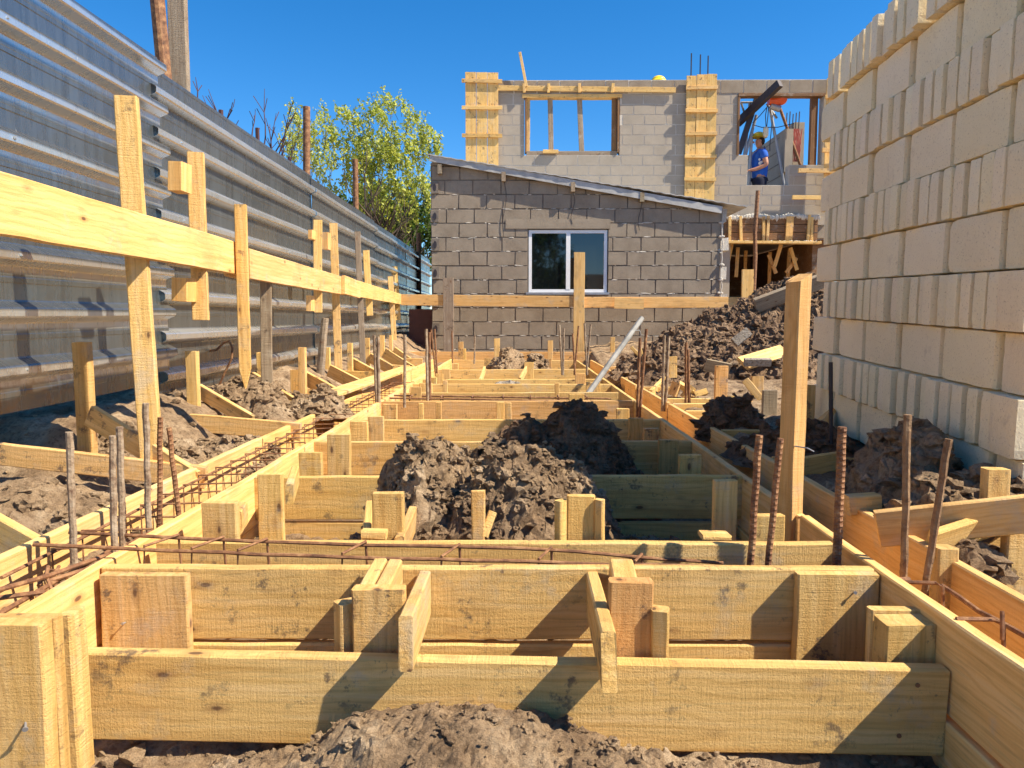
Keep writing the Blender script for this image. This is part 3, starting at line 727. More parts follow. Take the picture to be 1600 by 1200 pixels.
rs('tall brown stake at the corner of the block stack', 1256, 1273, 602, 665, 3.3, warm=.12, w=.055)
brace('bright brace leaning before the soil heap', P(1191, 626, 4.3), P(1166, 596, 4.5), .045, .03, (1, 0, 1))
brace('short brace with shaded side over the lit right board', P(1113, 664, 3.55)+V(0, 0, -.03), P(1131, 621, 3.9)+V(0, 0, -.03), .05, .03)
brace('low slanted brace on the lit right board', P(1166, 648, 4.0)+V(0, 0, -.02), P(1192, 630, 4.2)+V(0, 0, -.02), .03, .02)
brace('shaded plank leaning against the block stack corner', P(1256, 700, 2.9), P(1290, 650, 3.15), .1, .025, (1, 0, 1), warm=.0)
plank('formwork_board', 'shaded plank right behind the tall bright post', P(1240, 716, 2.55)+V(0, 0, -.05), P(1312, 706, 2.6)+V(0, 0, -.05), .1, .025, (0, 0, 1), 'board')
# near right
plank('formwork_board', 'smooth plank leading in from the right edge over the trench', P(1372, 797, 1.72)+V(0, 0, -.045), P(1640, 768, 1.62)+V(0, 0, -.045), .085, .025, (0, 0, 1), 'board', mat=WSM)
plank('wood_offcut', 'short board lying behind the smooth right plank', P(1322, 788, 1.95), P(1371, 785, 1.95), .05, .04, (0, 0, 1), 'offcut')
rs('stake with a slanting cut top at the right edge', 1543, 1581, 734, 840, 1.72, t=.03, w=.055)
rs('pale cracked post below the smooth plank at the right edge', 1575, 1625, 808, 905, 1.66, t=.03)
rs('small square stub outside the right trench board', 1466, 1499, 858, 885, 1.5, t=.04, down=.12)
brace('shaded board slanting under the smooth right plank', P(1452, 850, 1.62), P(1600, 800, 1.74), .07, .02, (0, -.4, 1), warm=.0)
rs('stake hanging in shade behind the small right stub', 1535, 1566, 815, 900, 1.78, t=.03, warm=.1)

# ------------------------------------------------------------------ rebars
def rebar(label, xt, yt, xb, yb, Y, r=.0065, crust=False, group=None, down=.12, bend=0):
    a = P(xb, yb, Y); b = P(xt, yt, Y); d = (a-b).normalized(); a = a+d*down; L = (b-a).length
    n = int(L/(.004 if Y < 3 else .03)); sd = U(0, 99)
    pts = []
    for i in range(n+1):
        t = i/n; p = a.lerp(b, t); p.x += bend*math.sin(t*math.pi)+.002*noise.noise(V(t*6, sd, 0)); pts.append(p)
    if crust: rf = lambda i, k: 1+.45*max(0, noise.noise(V(i*.09*(1 if Y < 3 else 5), k*.8, sd)))+.12*noise.noise(V(i*.5, k*2, sd))
    else: rf = lambda i, k: (1.17 if (i+(k*1)//2) % 3 == 0 else .93) if k % 4 else 1.12
    mb = MB(); mb.tube(pts, r, 8, rf)
    o = mb.build('rebar', CRUST if crust else RUST, loc=a)
    if xt > 1100: o.color = (.8, .65, .5, 1)
    return tag(o, label, 'rebar', group)
RB = [('cement-crusted rebar, leftmost of the near left cluster', 108, 675, 116, 882, 1.56, .0075, 1),
      ('cement-crusted rebar with a thinner twin close on its right, near left', 175, 681, 180, 876, 1.56, .007, 1),
      ('cement-crusted rebar, right one of the close near left pair', 187, 667, 191, 872, 1.6, .007, 1),
      ('tallest cement-crusted rebar by the foot of the thick post', 228, 630, 232, 826, 1.84, .0075, 1),
      ('rusty ribbed rebar beside the tallest crusted rebar', 250, 652, 249, 815, 1.88, .0065, 0),
      ('leaning rusty rebar, rightmost of the near left cluster', 264, 668, 279, 802, 1.95, .0065, 0),
      ('rusty leaning rebar left of the tall bright post', 1186, 680, 1172, 888, 1.55, .007, 0),
      ('ribbed grey rebar close to the foot of the tall bright post', 1219, 685, 1200, 888, 1.56, .0065, 0),
      ('thick straight rebar right of the tall bright post', 1316, 667, 1307, 888, 1.56, .0088, 0),
      ('tallest rebar at the right in front of the block stack', 1418, 648, 1412, 905, 1.5, .0072, 1),
      ('slanting rebar at the right before the soil heap and stack', 1482, 686, 1446, 918, 1.5, .007, 1)]
for (lb, xt, yt, xb, yb, Y, r, c) in RB: rebar(lb, xt, yt, xb, yb, Y, r, bool(c))
RB2 = [('crusted rebar left one of the pair over the loose plank', 585, 524, 588, 624, 4.5, 1), ('crusted rebar right one of the pair over the loose plank', 591, 526, 592, 626, 4.5, 1),
       ('single crusted rebar behind the loose plank', 633, 523, 632, 624, 4.5, 1), ('thick crusted rebar left of the middle cage', 666, 514, 668, 625, 4.6, 1),
       ('thin rusty rebar behind the thick crusted one', 671, 519, 672, 622, 4.75, 0), ('thin rusty far rebar, left of three', 674, 515, 680, 580, 7.4, 0), ('thin rusty far rebar, right of three', 679, 514, 683, 578, 7.4, 0),
       ('rusty straight rebar left of the pair near the soil heap tail', 1000, 528, 996, 638, 4.35, 0), ('tall bent rebar right of the straight rusty one', 1010, 514, 1000, 642, 4.3, 0),
       ('grey rebar, left of the pair before the soil heap', 1038, 524, 1035, 630, 4.5, 1), ('grey rebar, right of the pair before the soil heap', 1045, 525, 1040, 630, 4.5, 1),
       ('thin rebar before the soil heap, left of the right pair', 1072, 535, 1072, 630, 4.5, 0), ('thin rebar before the soil heap, right of the right pair', 1075, 546, 1077, 630, 4.5, 0),
       ('far rebar, first of six behind the small far mound', 874, 508, 878, 578, 7.2, 1), ('far rebar, second of six', 881, 513, 880, 578, 7.2, 1), ('far rebar, third of six', 895, 521, 898, 578, 7.2, 0),
       ('far rebar, fourth of six', 904, 509, 898, 578, 7.3, 0), ('far rebar, fifth of six', 913, 505, 917, 578, 7.3, 1), ('far rebar, last of six by the leaning tube', 923, 507, 917, 578, 7.3, 1),
       ('short white crusted rebar left of the far mound', 742, 524, 741, 562, 9.0, 1), ('thin rusty rod before the grey wall post', 706, 517, 707, 562, 9.0, 0)]
for (lb, xt, yt, xb, yb, Y, c) in RB2: rebar(lb, xt, yt, xb, yb, Y, .009 if c else .008, bool(c), down=.05)
mb = MB(); a = P(1300, 670, 2.75); b = P(1298, 566, 2.75); mb.tube([a+V(0, 0, -.1), b], .008, 8); tag(mb.build('steel_rod', DARKST, loc=a), 'dark steel rod standing close to the block stack', 'rod')
# cages
def cage(label, bars, stirs, r=.0041):
    """bars: list of point lists; stirs: list of closed/open point lists"""
    o = empty('rebar_cage', bars[0][0], label, 'rebar cage')
    for b in bars:
        q = []
        for i in range(len(b)-1):
            a0, b0 = Vector(b[i]), Vector(b[i+1]); n = max(2, int((b0-a0).length/.06))
            q += [a0.lerp(b0, k/n)+V(0, 0, .003*noise.noise(V(k*.4, a0.x, 0))) for k in range(n)]
        q.append(Vector(b[-1]))
        mb = MB(); mb.tube(q, r, 7); c = mb.build('long_bar', RUST, loc=q[0]); c.parent = o; c.matrix_parent_inverse = Matrix.Translation(-Vector(bars[0][0]))
    for s in stirs:
        mb = MB(); mb.tube(s, r*.8, 6); c = mb.build('stirrup', RUST, loc=s[0]); c.parent = o; c.matrix_parent_inverse = Matrix.Translation(-Vector(bars[0][0]))
    return o
ya, yb = Y2+.04, Y3-.035
zf = P(400, 867, ya).z; zr = P(400, 846, yb).z
fb = [P(52, 851, ya), P(400, 866, ya), P(740, 876, ya), P(1142, 886, ya)]
rb = [P(108, 832, yb), P(400, 846, yb), P(850, 859, yb), P(1130, 880, yb)]
def interp(pl, x):
    for a, b in zip(pl, pl[1:]):
        if a.x <= x <= b.x: return a.lerp(b, (x-a.x)/(b.x-a.x))
    return pl[-1].copy()
st = []
for px in (226, 300, 372, 535, 690, 842, 992):
    a = P(px, 866, ya); pf = interp(fb, a.x); pr = interp(rb, a.x+.03); u = V(0, 0, .007)
    st.append([pf+V(-.005, 0, -.12), pf+V(-.003, 0, -.05), pf+u, pr+u, pr+V(.003, 0, -.05), pr+V(.005, 0, -.12), pf+V(.002, .01, -.125)])
low = [[p+V(0, 0, -.1) for p in fb], [p+V(0, 0, -.1) for p in rb]]
cage('rusty horizontal rebar cage lying between the second and third cross boards', [fb, rb]+low, st)
# left trench cage, running away
xm = (XL+XLo)/2; st = []; y = 1.62
while y < 6.2:
    z = -.012+.012*noise.noise(V(y*3, 0, 0)); w_ = .085; dx = U(-.008, .008)
    st.append([V(xm-w_+dx, y, z-.13), V(xm-w_+dx, y, z), V(xm+w_+dx, y+U(-.01, .02), z+U(-.004, .008)), V(xm+w_+dx, y, z-.13)]); y += .13 if y < 3.4 else .17
bl = [[V(xm-.08, 1.45, -.02), V(xm-.078, 6.3, -.022)], [V(xm+.08, 1.45, -.02), V(xm+.082, 6.3, -.022)], [V(xm-.06, 1.45, -.12), V(xm-.06, 6.3, -.12)], [V(xm+.06, 1.45, -.12), V(xm+.06, 6.3, -.12)]]
cage('long rusty rebar cage with stirrups lying in the left trench', bl, st)
# bars in the near left junction
cage('crossed rusty bars tied together at the near left corner of the trench',
     [[P(-30, 938, 1.28), P(70, 925, 1.33)], [P(-30, 930, 1.2), P(75, 900, 1.4), P(170, 866, 1.55), P(240, 830, 1.75)], [P(75, 908, 1.40), P(140, 888, 1.47)], [P(-20, 970, 1.2), P(80, 912, 1.4), P(190, 850, 1.65)]],
     [[P(75, 885, 1.42), P(72, 900, 1.4), P(82, 925, 1.38)], [P(92, 885, 1.45), P(84, 900, 1.42), P(90, 935, 1.4)], [P(60, 915, 1.38), P(75, 890, 1.42), P(95, 893, 1.45), P(105, 905, 1.43)]], .0048)
# right trench
cage('rusty stirrups and bar showing in the near right trench',
     [[P(1472, 915, 1.38), P(1530, 955, 1.28), P(1640, 1015, 1.1)], [P(1395, 908, 1.4), P(1420, 905, 1.42)]],
     [[P(1405, 909, 1.4), P(1462, 911, 1.38), P(1473, 916, 1.36), P(1473, 970, 1.36)], [P(1494, 967, 1.2), P(1552, 968, 1.2), P(1568, 975, 1.19), P(1568, 1030, 1.19)], [P(1566, 955, 1.19), P(1566, 1000, 1.18)]], .0048)
# middle cage
Yc = (RY[3]+RY[4])/2; zc = -.01
cage('thin rebar cage lying between boards in the middle of the site', [[V(XL+.02, Yc-.1, zc+.01), V(XR-.1, Yc-.1, zc-.01)], [V(XL+.02, Yc+.06, zc+.01), V(XR-.1, Yc+.06, zc-.01)]],
     [[V(x, Yc-.1, zc-.1), V(x, Yc-.1, zc+.015), V(x, Yc+.06, zc+.015), V(x, Yc+.06, zc-.1)] for x in (-.7, -.5, -.3, -.1, .08, .26, .44)], .006)

# leaning tube
mb = MB(); a = P(917, 618, 5.1); b = P(1003, 497, 5.6); mb.tube([a, a.lerp(b, .5), b], .02, 10)
t_ = mb.build('metal_tube', TUBE, loc=a); tag(t_, 'pale round metal tube leaning across the far right of the cells', 'tube')
mb = MB(); m_ = a.lerp(b, .82); mb.tube([m_, m_+V(.05, 0, .005), m_+V(.06, 0, -.03)], .006, 6); c = mb.build('hook', TUBE, t_); c.matrix_parent_inverse = t_.matrix_world.inverted()
c.location = (0, 0, 0); c.matrix_parent_inverse = Matrix.Translation(-a)

# scraps on the soil heap
def scrap(lb, xa, ya, xb, yb, Y, w, t=.03, wd=(.3, .3, 1), name='wood_offcut', cat='offcut', mat=None, Yb=None): plank(name, lb, P(xa, ya, Y), P(xb, yb, Yb or Y), w, t, wd, cat, mat=mat)
scrap('weathered plank lying up the top of the soil heap', 1180, 478, 1292, 436, 8.0, .17, .05, (0, -.5, 1), 'loose_plank', 'plank', WGREY)
scrap('broad yellow board lying on the soil heap', 1160, 568, 1226, 548, 6.0, .13, .03, (.2, .8, .5), 'loose_plank', 'plank', Yb=6.4)
scrap('small pale board below the broad yellow one on the heap', 1163, 566, 1204, 566, 5.8, .06, .04, (0, -.3, 1), mat=GRAVEL)
scrap('triangular grey board half buried in the soil heap', 1102, 570, 1140, 578, 5.7, .1, .02, (.3, -.3, 1), mat=WGREY)
scrap('small upright board stuck in the soil heap', 1051, 590, 1051, 557, 5.4, .06, .025, (1, 0, 0))
scrap('light twig of timber at the left tail of the heap', 986, 542, 999, 556, 7.0, .03, .03, (0, 0, 1))
scrap('second light twig of timber at the left tail of the heap', 999, 543, 1003, 556, 7.0, .03, .03, (1, 0, 0))
scrap('broken grey block piece on the soil heap', 1147, 536, 1170, 518, 6.4, .07, .08, (.4, -1, .7), 'broken_block', 'block', GRAVEL)
for i, (x, y, x2, y2, w) in enumerate(((1050, 618, 1058, 598, .06), (1060, 600, 1082, 612, .04), (1068, 622, 1082, 604, .05), (1085, 618, 1104, 612, .06), (1078, 620, 1096, 622, .05))):
    scrap(['lit upright splinter at the foot of the soil heap', 'slanting lit splinter beside the upright one', 'middle lit scrap of broken timber by the heap', 'rightmost lit scrap of broken timber by the heap', 'low lit scrap lying before the others by the heap'][i], x, y, x2, y2, 4.9, w, .04, (1, -.5, .5))
mb = MB(); p = P(1131, 486, 8.6); mb.tube([p+V(0, 0, -.06), p+V(0, 0, .02), p+V(0, 0, .025)], .05, 14); tag(mb.build('plastic_cup', CUP, loc=p), 'light blue plastic tub end showing on top of the soil heap', 'tub')

# ------------------------------------------------------------------ corrugated fence
def fence_sheet(lb, Y0, Y1, z0, z1, X=-1.8, tilt=0.0, seed=0, pitch=.2, mat=None):
    prof = []                                          # (offset up, protrusion)
    z = 0
    while z < z1-z0-.01:
        for dz, pr in ((0, 0), (.05, .0), (.054, .0018), (.07, .0018), (.074, 0), (.108, 0), (.114, .003), (.13, .04), (.136, .045), (.16, .045), (.166, .04), (.186, .003), (.192, 0)):
            if z+dz <= z1-z0: prof.append((z+dz, pr))
        z += pitch
    n = int((Y1-Y0)/.07)+1; vs = []; fs = []; m = len(prof)
    for i in range(n+1):
        y = Y0+(Y1-Y0)*i/n
        for (dz, pr) in prof:
            wv = .006*noise.noise(V(y*1.1, dz*3, seed))+.0022*noise.noise(V(y*6, dz*14, seed+4))
            e = 0
            if i in (0, n): e = .004*noise.noise(V(dz*9, seed, i))
            vs.append((X+pr+wv, y+e, z0+dz+tilt*(y-Y0)/(Y1-Y0)+.006*noise.noise(V(y*.9, seed, dz))))
    for i in range(n):
        for k in range(m-1):
            a = i*m+k; fs.append((a, a+1, a+m+1, a+m))
    me = mesh('fence_sheet', [tuple(Vector(v)-V(X, Y0, z0)) for v in vs], fs)
    bm = bmesh.new(); bm.from_mesh(me); bmesh.ops.solidify(bm, geom=bm.faces[:], thickness=.0012)
    for yy in [Y0+.25+.9*k for k in range(int((Y1-Y0-.3)/.9)+1)]:
        for zz in [.15+.2*k for k in range(int((z1-z0-.16)/.2)+1)]:
            if (int(zz*5)) % 2: continue
            r_ = bmesh.ops.create_cone(bm, cap_ends=True, segments=6, radius1=.007, radius2=.004, depth=.006)
            for v in r_['verts']: v.co = V(.048+.008*noise.noise(V(yy, zz, 0))+v.co.z, yy-Y0+v.co.x, zz+tilt*(yy-Y0)/(Y1-Y0)+v.co.y)
    bm.to_mesh(me); bm.free()
    return tag(link('fence_sheet', me, mat or METAL, None, (X, Y0, z0)), lb, 'fence sheet', 'galvanised sheets of the left fence')
fence_sheet('nearest galvanised corrugated sheet of the left fence, slightly raised', .55, 3.76, .15, 1.77, -1.785, .04, 3)
fence_sheet('second galvanised corrugated sheet of the left fence', 3.68, 6.52, .07, 1.745, -1.8, .0, 8)
fence_sheet('third galvanised corrugated sheet of the left fence', 6.49, 9.3, .07, 1.73, -1.79, .0, 14)
fence_sheet('fourth galvanised corrugated sheet, reaching the shed corner', 9.25, 12.0, .06, 1.72, -1.8, .0, 19)
fence_sheet('last galvanised corrugated sheet beyond the shed corner', 11.95, 15.0, .05, 1.7, -1.79, .0, 25)
# poles behind the fence
def polem(lb, xt, yt, xb, yb, Y, r, mat, name='pole', cat='pole'):
    mb = MB(); a = P(xb, yb, Y); b = P(xt, yt, Y); d = (a-b).normalized(); a = V(a.x, a.y, 0) if abs(d.x) < .02 else a+d*((a.z)/max(.2, -d.z))
    mb.tube([a, a.lerp(b, .5), b], r, 12); tag(mb.build(name, mat, loc=a), lb, cat)
polem('rusty round pole rising behind the near fence sheet', 243, -30, 256, 110, 4.2, .038, RUST)
a = P(278, 125, 4.45); b = P(276, -30, 4.45)
plank('wooden_post', 'square weathered post rising behind the fence next to the rusty pole', V(a.x, a.y, 0), b, .1, .05, (1, 0, 0), 'post', mat=WGREY)
polem('dark rusty pole behind the middle of the fence', 479, 167, 479, 270, 6.9, .033, RUST)
polem('thin rusty pole behind the fence before the leafy tree', 555, 249, 555, 330, 9.4, .035, RUST)
polem('short rusty pole behind the far fence by the shed', 654, 364, 654, 400, 13.2, .04, RUST)
# maroon panel between fence and shed
mb = MB(); x0 = P(636, 500, 10.95).x; x1 = P(684, 500, 10.95).x
mb.box(x0+.03, x1, 10.95, 10.98, -.1, P(640, 483, 10.95).z)
for k in range(4): mb.box(x0+.03, x1, 10.935, 10.9495, .05+.13*k, .07+.13*k)
tag(mb.build('maroon_fence', MAROON, loc=(x0, 10.95, 0)), 'dark maroon metal panel closing the gap between fence and shed', 'fence')

# ------------------------------------------------------------------ block walls
def block_wall(x0, x1, z0, z1, Y, th, bl, bh, holes=(), top=None, mort=.012, jit=.004, parent=None, mats=(CINDER, MORTAR), seed=3, names=('blocks', 'mortar'), proud=.006, ph=0):
    random.seed(seed)
    B = MB(); M = MB(); n = int(math.ceil((z1-z0)/bh-.001))
    T = top or (lambda x: z1)
    def cell(mb, a, b, c, d, y0, y1, j=0):             # a..b in x, c..d in z, cut by the roof line
        ta, tb = min(d, T(a)), min(d, T(b))
        if ta <= c+.01 and tb <= c+.01: return
        ta = max(ta, c+.002); tb = max(tb, c+.002); q = [V(a, y0, c), V(b, y0, c), V(b, y1, c), V(a, y1, c), V(a, y0, ta), V(b, y0, tb), V(b, y1, tb), V(a, y1, ta)]
        if j: q = [p+V(U(-j, j)*.6, 0, U(-j, j)*.6) for i, p in enumerate(q)]
        mb.hexa(q)
    for r in range(n):
        c = z0+r*bh; d = min(c+bh, z1)
        zc = (c+d)/2; cuts = [(x0, x1)]
        for (ha, hb, hc, hd) in holes:
            if hc < zc < hd:
                nc = []
                for (a, b) in cuts:
                    if hb <= a or ha >= b: nc.append((a, b)); continue
                    if ha > a: nc.append((a, ha))
                    if hb < b: nc.append((hb, b))
                cuts = nc
        for (a, b) in cuts:
            k = int((b-a)/.6)+1
            for i in range(k): cell(M, a+(b-a)*i/k, a+(b-a)*(i+1)/k, c, d, Y+proud, Y+th)
            x = x0-bl*(.5 if (r+ph) % 2 else 1)+U(-.02, .02)
            while x < b:
                e = x+bl
                xa, xb = max(x, a)+mort/2, min(e, b)-mort/2
                if xb-xa > .04: cell(B, xa, xb, c+mort/2, d-mort/2, Y+U(0, jit*.45), Y+th+.003, jit)
                x = e
    o1 = B.build(names[0], mats[0], parent); o2 = M.build(names[1], mats[1], parent)
    return o1, o2
YW = 10.7
shed = empty('block_shed', (P(672, 500, YW).x, YW, 0), 'grey cinder block shed with sloping sheet roof and white window', 'shed')
def child(o, par): o.parent = par; o.matrix_parent_inverse = Matrix.Translation(-par.location); return o
sx0 = P(674, 400, YW).x; sx1 = P(1126, 400, YW).x
rl = P(680, 252, YW); rr = P(1126, 318, YW)
roofz = lambda x: rl.z+(rr.z-rl.z)*(x-rl.x)/(rr.x-rl.x)-.03
wx0, wx1 = P(825, 400, YW).x, P(950, 400, YW).x; wz0, wz1 = P(890, 459, YW).z, P(890, 357, YW).z
bh = .2; nb = round((wz0-.0)/bh); z00 = wz0-6*bh
for o in block_wall(sx0, sx1, z00, 3.2, YW, .2, .4, bh, [(wx0, wx1, wz0, wz1-.02)], roofz, .016, .006, None, (CINDER, MORTAR), 5, ('wall', 'mortar'), .011): child(o, shed)
# side walls, back, lintel
mb = MB(); mb.box(sx0, sx0+.2, YW+.21, 13.6, z00, rl.z-.1); mb.box(sx1-.2, sx1-.003, YW+.21, 13.6, z00, rr.z-.08); mb.box(sx0, sx1, 13.6, 13.78, z00, rr.z-.1)
child(mb.build('side_wall', CINDER), shed)
mb = MB(); mb.box(wx0-.32, wx1+.03, YW-.008, YW+.1, wz1-.005, wz1+.13, .003); child(mb.build('lintel', CINDER), shed)
# hollow block ends and mortar squeezed out along the left and right edges
mb = MB(); hb = MB()
for k in range(14):
    z = z00+k*bh
    if z < roofz(sx0)-.2:
        if k % 2: mb.box(sx0-.0, sx0+.11, YW-.014, YW+.01, z+.015, z+.175, .006)
    if z < roofz(sx1)-.15:
        for q in range(5): hb.blob((sx1+U(-.02, .03), YW-.005+U(-.02, .03), z+U(-.02, .02)), U(.012, .03), U(0, 9), 1, (1.2, 1, .8))
        hb.tube([V(sx1+.01, YW-.01, z), V(sx1+.012+U(-.01, .02), YW-.012, z+.1), V(sx1+.01, YW-.01, z+.2)], .009, 6)
        hb.box(sx1-.001, sx1+.09+U(-.03, .02), YW+.02, YW+.18, z+.01, z+.19, .008) if k % 2 else None
for k in range(420):                                   # mortar squeezed from the bed joints
    z = z00+random.randint(1, 13)*bh; x = U(sx0, sx1)
    if z > roofz(x)-.05 or (wx0-.05 < x < wx1+.05 and wz0-.05 < z < wz1+.1): continue
    hb.blob((x, YW+.004, z+U(-.008, .008)), U(.004, .011), U(0, 9), 1, (U(1, 7), .7, .8), .8)
child(mb.build('hollow_block_end', MORTAR), shed); child(hb.build('mortar_ridge', MORTARL), shed)['kind'] = 'stuff'
hl = MB()
for k in range(14):
    z = z00+k*bh
    if k % 2 and z < roofz(sx0)-.2:
        pts = [V(sx0+.055+.025*math.cos(a_), YW-.018, z+.095+.055*math.sin(a_)) for a_ in [i*math.pi/5 for i in range(10)]]
        n0 = len(hl.v); hl.v += [tuple(p) for p in pts]; hl.f.append(tuple(range(n0, n0+10)))
child(hl.build('hole_shade', DARKST), shed)  # flat dark faces painting the shade inside the hollow blocks
# window
mb = MB(); fw = .045; fd0, fd1 = YW+.02, YW+.08
mb.box(wx0+.01, wx0+fw+.01, fd0, fd1, wz0+.02, wz1-.02); mb.box(wx1-fw-.01, wx1-.01, fd0, fd1, wz0+.02, wz1-.02)
mb.box(wx0+fw+.011, wx1-fw-.011, fd0+.001, fd1, wz0+.02, wz0+.02+fw); mb.box(wx0+fw+.011, wx1-fw-.011, fd0+.001, fd1, wz1-.02-fw, wz1-.02)
xm_ = P(888, 400, YW).x; mb.box(xm_-.03, xm_+.03, fd0-.004, fd1-.004, wz0+.02+fw, wz1-.02-fw)
wf = child(mb.build('window', PVC), shed)
mb = MB(); mb.box(wx0+fw, wx1-fw, YW+.05, YW+.056, wz0+.02+fw, wz1-.02-fw); g_ = mb.build('pane', GLASS); g_.parent = wf; 
mb = MB(); mb.box(wx0-.03, wx1+.02, YW-.04, YW+.02, wz0-.012, wz0+.018, .002); c = mb.build('sill', GREYST); c.parent = wf
mb = MB(); mb.box(wx0, wx1, YW+.16, YW+.19, wz0, wz1); c = mb.build('reveal', DARKST); c.parent = wf
# roof: corrugated sheet on rafters, ends of rafters poke out
mb = MB(); ra = P(668, 240, YW-.1); rb_ = P(1168, 322, YW-.1); n = 150; vs = []; fs = []
for j, y in enumerate((YW-.1, YW+.6, 12.2, 13.9)):
    for i in range(n+1):
        t = i/n; vs.append((ra.x+(rb_.x-ra.x)*t, y+.012*noise.noise(V(t*25, 0, 0))*(j == 0), ra.z+(rb_.z-ra.z)*t+.004*math.sin(t*4.9/.16*math.pi*2/1.0)-.0*j+.02*noise.noise(V(t*5, j, 1))))
for j in range(3):
    for i in range(n): fs.append((j*(n+1)+i, j*(n+1)+i+1, (j+1)*(n+1)+i+1, (j+1)*(n+1)+i))
me = mesh('roof', vs, fs); bm = bmesh.new(); bm.from_mesh(me); bmesh.ops.solidify(bm, geom=bm.faces[:], thickness=.012); bm.to_mesh(me); bm.free()
roof = child(link('roof', me, ASB), shed)
mb = MB(); mb.beam(ra+V(.03, .03, -.05), rb_+V(-.35, .03, -.05), .095, .025); c = mb.build('edge_board', ASB); child(c, shed)
for (px, py) in ((687, 262), (787, 274), (895, 290), (1003, 306)):
    p = P(px, py, YW-.06); q = V(p.x, 13.5, p.z-.0)
    o = plank('rafter', None, p+V(0, -.03, -.02), q, .13, .06, (0, 0, 1), parent=None, mat=WGREY); del o['category']
    for k_ in ('label', 'group'):
        if k_ in o: del o[k_]
    M_ = o.matrix_world.copy(); o.parent = shed; o.matrix_parent_inverse = Matrix.Translation(-shed.location)
# hanging wires on the shed wall
for i, (px, y0, y1) in enumerate(((788, 285, 370), (895, 300, 350), (1000, 300, 360))):
    mb = MB(); mb.tube([P(px+3*math.sin(k), y0+(y1-y0)*k/6, YW-.012) for k in range(7)], .004, 5)
    c = mb.build('wire', DARKST); child(c, shed)

# ------------------------------------------------------------------ two-storey house under construction
YH = 14.0
hx = lambda px, py=300: P(px, py, YH).x
hz = lambda py, px=1000: P(px, py, YH).z
house = empty('unfinished_house', (hx(1000), YH, 0), 'unfinished two-storey house of light blocks with open window holes', 'house')
x0, x1 = hx(768), hx(1292)
zt = hz(147); zb_ = hz(352)
holes = [(hx(819), hx(967), hz(238), zt+.01), (hx(1152), hx(1282), hz(262), zt+.01), (hx(1167), hx(1232), hz(294), zt), (hx(1152), hx(1168), hz(243), zt)]
holes[1] = (hx(1168), hx(1282), hz(262), zt+.01)
for o in block_wall(x0, x1, zb_, zt, YH, .2, .4, (zt-zb_)/13, holes, None, .014, .004, None, (CREAM, MORTARL), 11, ('upper_wall', 'mortar'), .005): child(o, house)
# band of blocks along the top
for o in block_wall(x0, x1, zt+.005, hz(125), YH-.01, .22, .42, hz(125)-zt, (), None, .02, .008, None, (CINDER, MORTARL), 12, ('top_course', 'mortar'), .008): child(o, house)
mb = MB()
mb.box(x0, x0+.2, YH+.22, YH+2.5, hz(352), hz(300))
mb.box(x0, hx(1133), YH+.004, YH+.2, -.2, zb_-.002)
child(mb.build('lower_wall', CREAM), house)
mb = MB(); mb.box(x0, x1, YH+.21, YH+6, hz(352)-.2, hz(340)); mb.box(hx(1133), x1+.4, YH+.05, YH+.25, hz(372), zb_-.004)
child(mb.build('floor_slab', CINDER), house)
# ground floor opening: dark room
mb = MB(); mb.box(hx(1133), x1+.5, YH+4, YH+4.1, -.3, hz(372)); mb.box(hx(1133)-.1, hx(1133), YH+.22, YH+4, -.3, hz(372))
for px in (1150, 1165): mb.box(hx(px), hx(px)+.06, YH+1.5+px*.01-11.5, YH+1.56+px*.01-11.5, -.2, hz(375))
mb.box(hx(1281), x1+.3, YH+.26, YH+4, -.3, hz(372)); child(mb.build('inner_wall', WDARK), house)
mb = MB(); mb.box(hx(1128), hx(1143), YH-.012, YH+.2, -.2, zb_-.3); child(mb.build('pier', CREAM), house)
# formwork of the slab edge with cleats and cement drips
fz0, fz1 = hz(377), hz(341)
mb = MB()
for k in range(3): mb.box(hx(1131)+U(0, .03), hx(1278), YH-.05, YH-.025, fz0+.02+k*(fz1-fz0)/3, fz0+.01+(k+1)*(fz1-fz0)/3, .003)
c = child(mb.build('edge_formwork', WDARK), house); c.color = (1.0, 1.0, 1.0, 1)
for px in (1140, 1158, 1193, 1199, 1232, 1262, 1268):
    w_ = .13 if px == 1232 else .05
    o = plank('cleat', None, V(hx(px), YH-.075, fz0-.02), V(hx(px)+U(-.03, .03), YH-.075, fz1+U(0, .05)), w_, .04, (1, 0, 0), mat=WOOD)
    del o['category']; o.parent = house; o.matrix_parent_inverse = Matrix.Translation(-house.location)
o = plank('ledge', None, V(hx(1128), YH-.12, fz0-.03), V(hx(1280), YH-.12, fz0-.045), .045, .16, (0, 0, 1), mat=WOOD); del o['category']; child(o, house)
mb = MB()
for k in range(170): 
    x = U(hx(1129), hx(1280)); mb.blob((x, YH-.06, fz1+.015+.02*math.sin(x*9)), U(.012, .04), U(0, 99), 1, (1, .7, U(.6, 1.8)))
for k in range(60): mb.blob((U(hx(1128), hx(1280)), YH-.15, fz0-.02), U(.01, .025), U(0, 99), 1)
child(mb.build('cement_drips', DROP), house)['kind'] = 'stuff'
# props and braces under the slab edge
for (xa, ya, xb, yb, dY) in ((1150, 380, 1144, 412, .2), (1232, 380, 1222, 415, .3), (1215, 395, 1228, 425, .4), (1250, 384, 1262, 420, .4), (1262, 400, 1246, 424, .45), (1206, 380, 1205, 460, 1.5), (1240, 385, 1240, 460, 1.2), (1258, 385, 1256, 440, .7), (1170, 382, 1168, 430, .6)):
    o = plank('prop', None, V(hx(xb), YH+dY, hz(yb)), V(hx(xa), YH+dY, hz(ya)), .07, .03, (1, 0, 0), mat=WOOD, warm=.2); del o['category']; child(o, house)
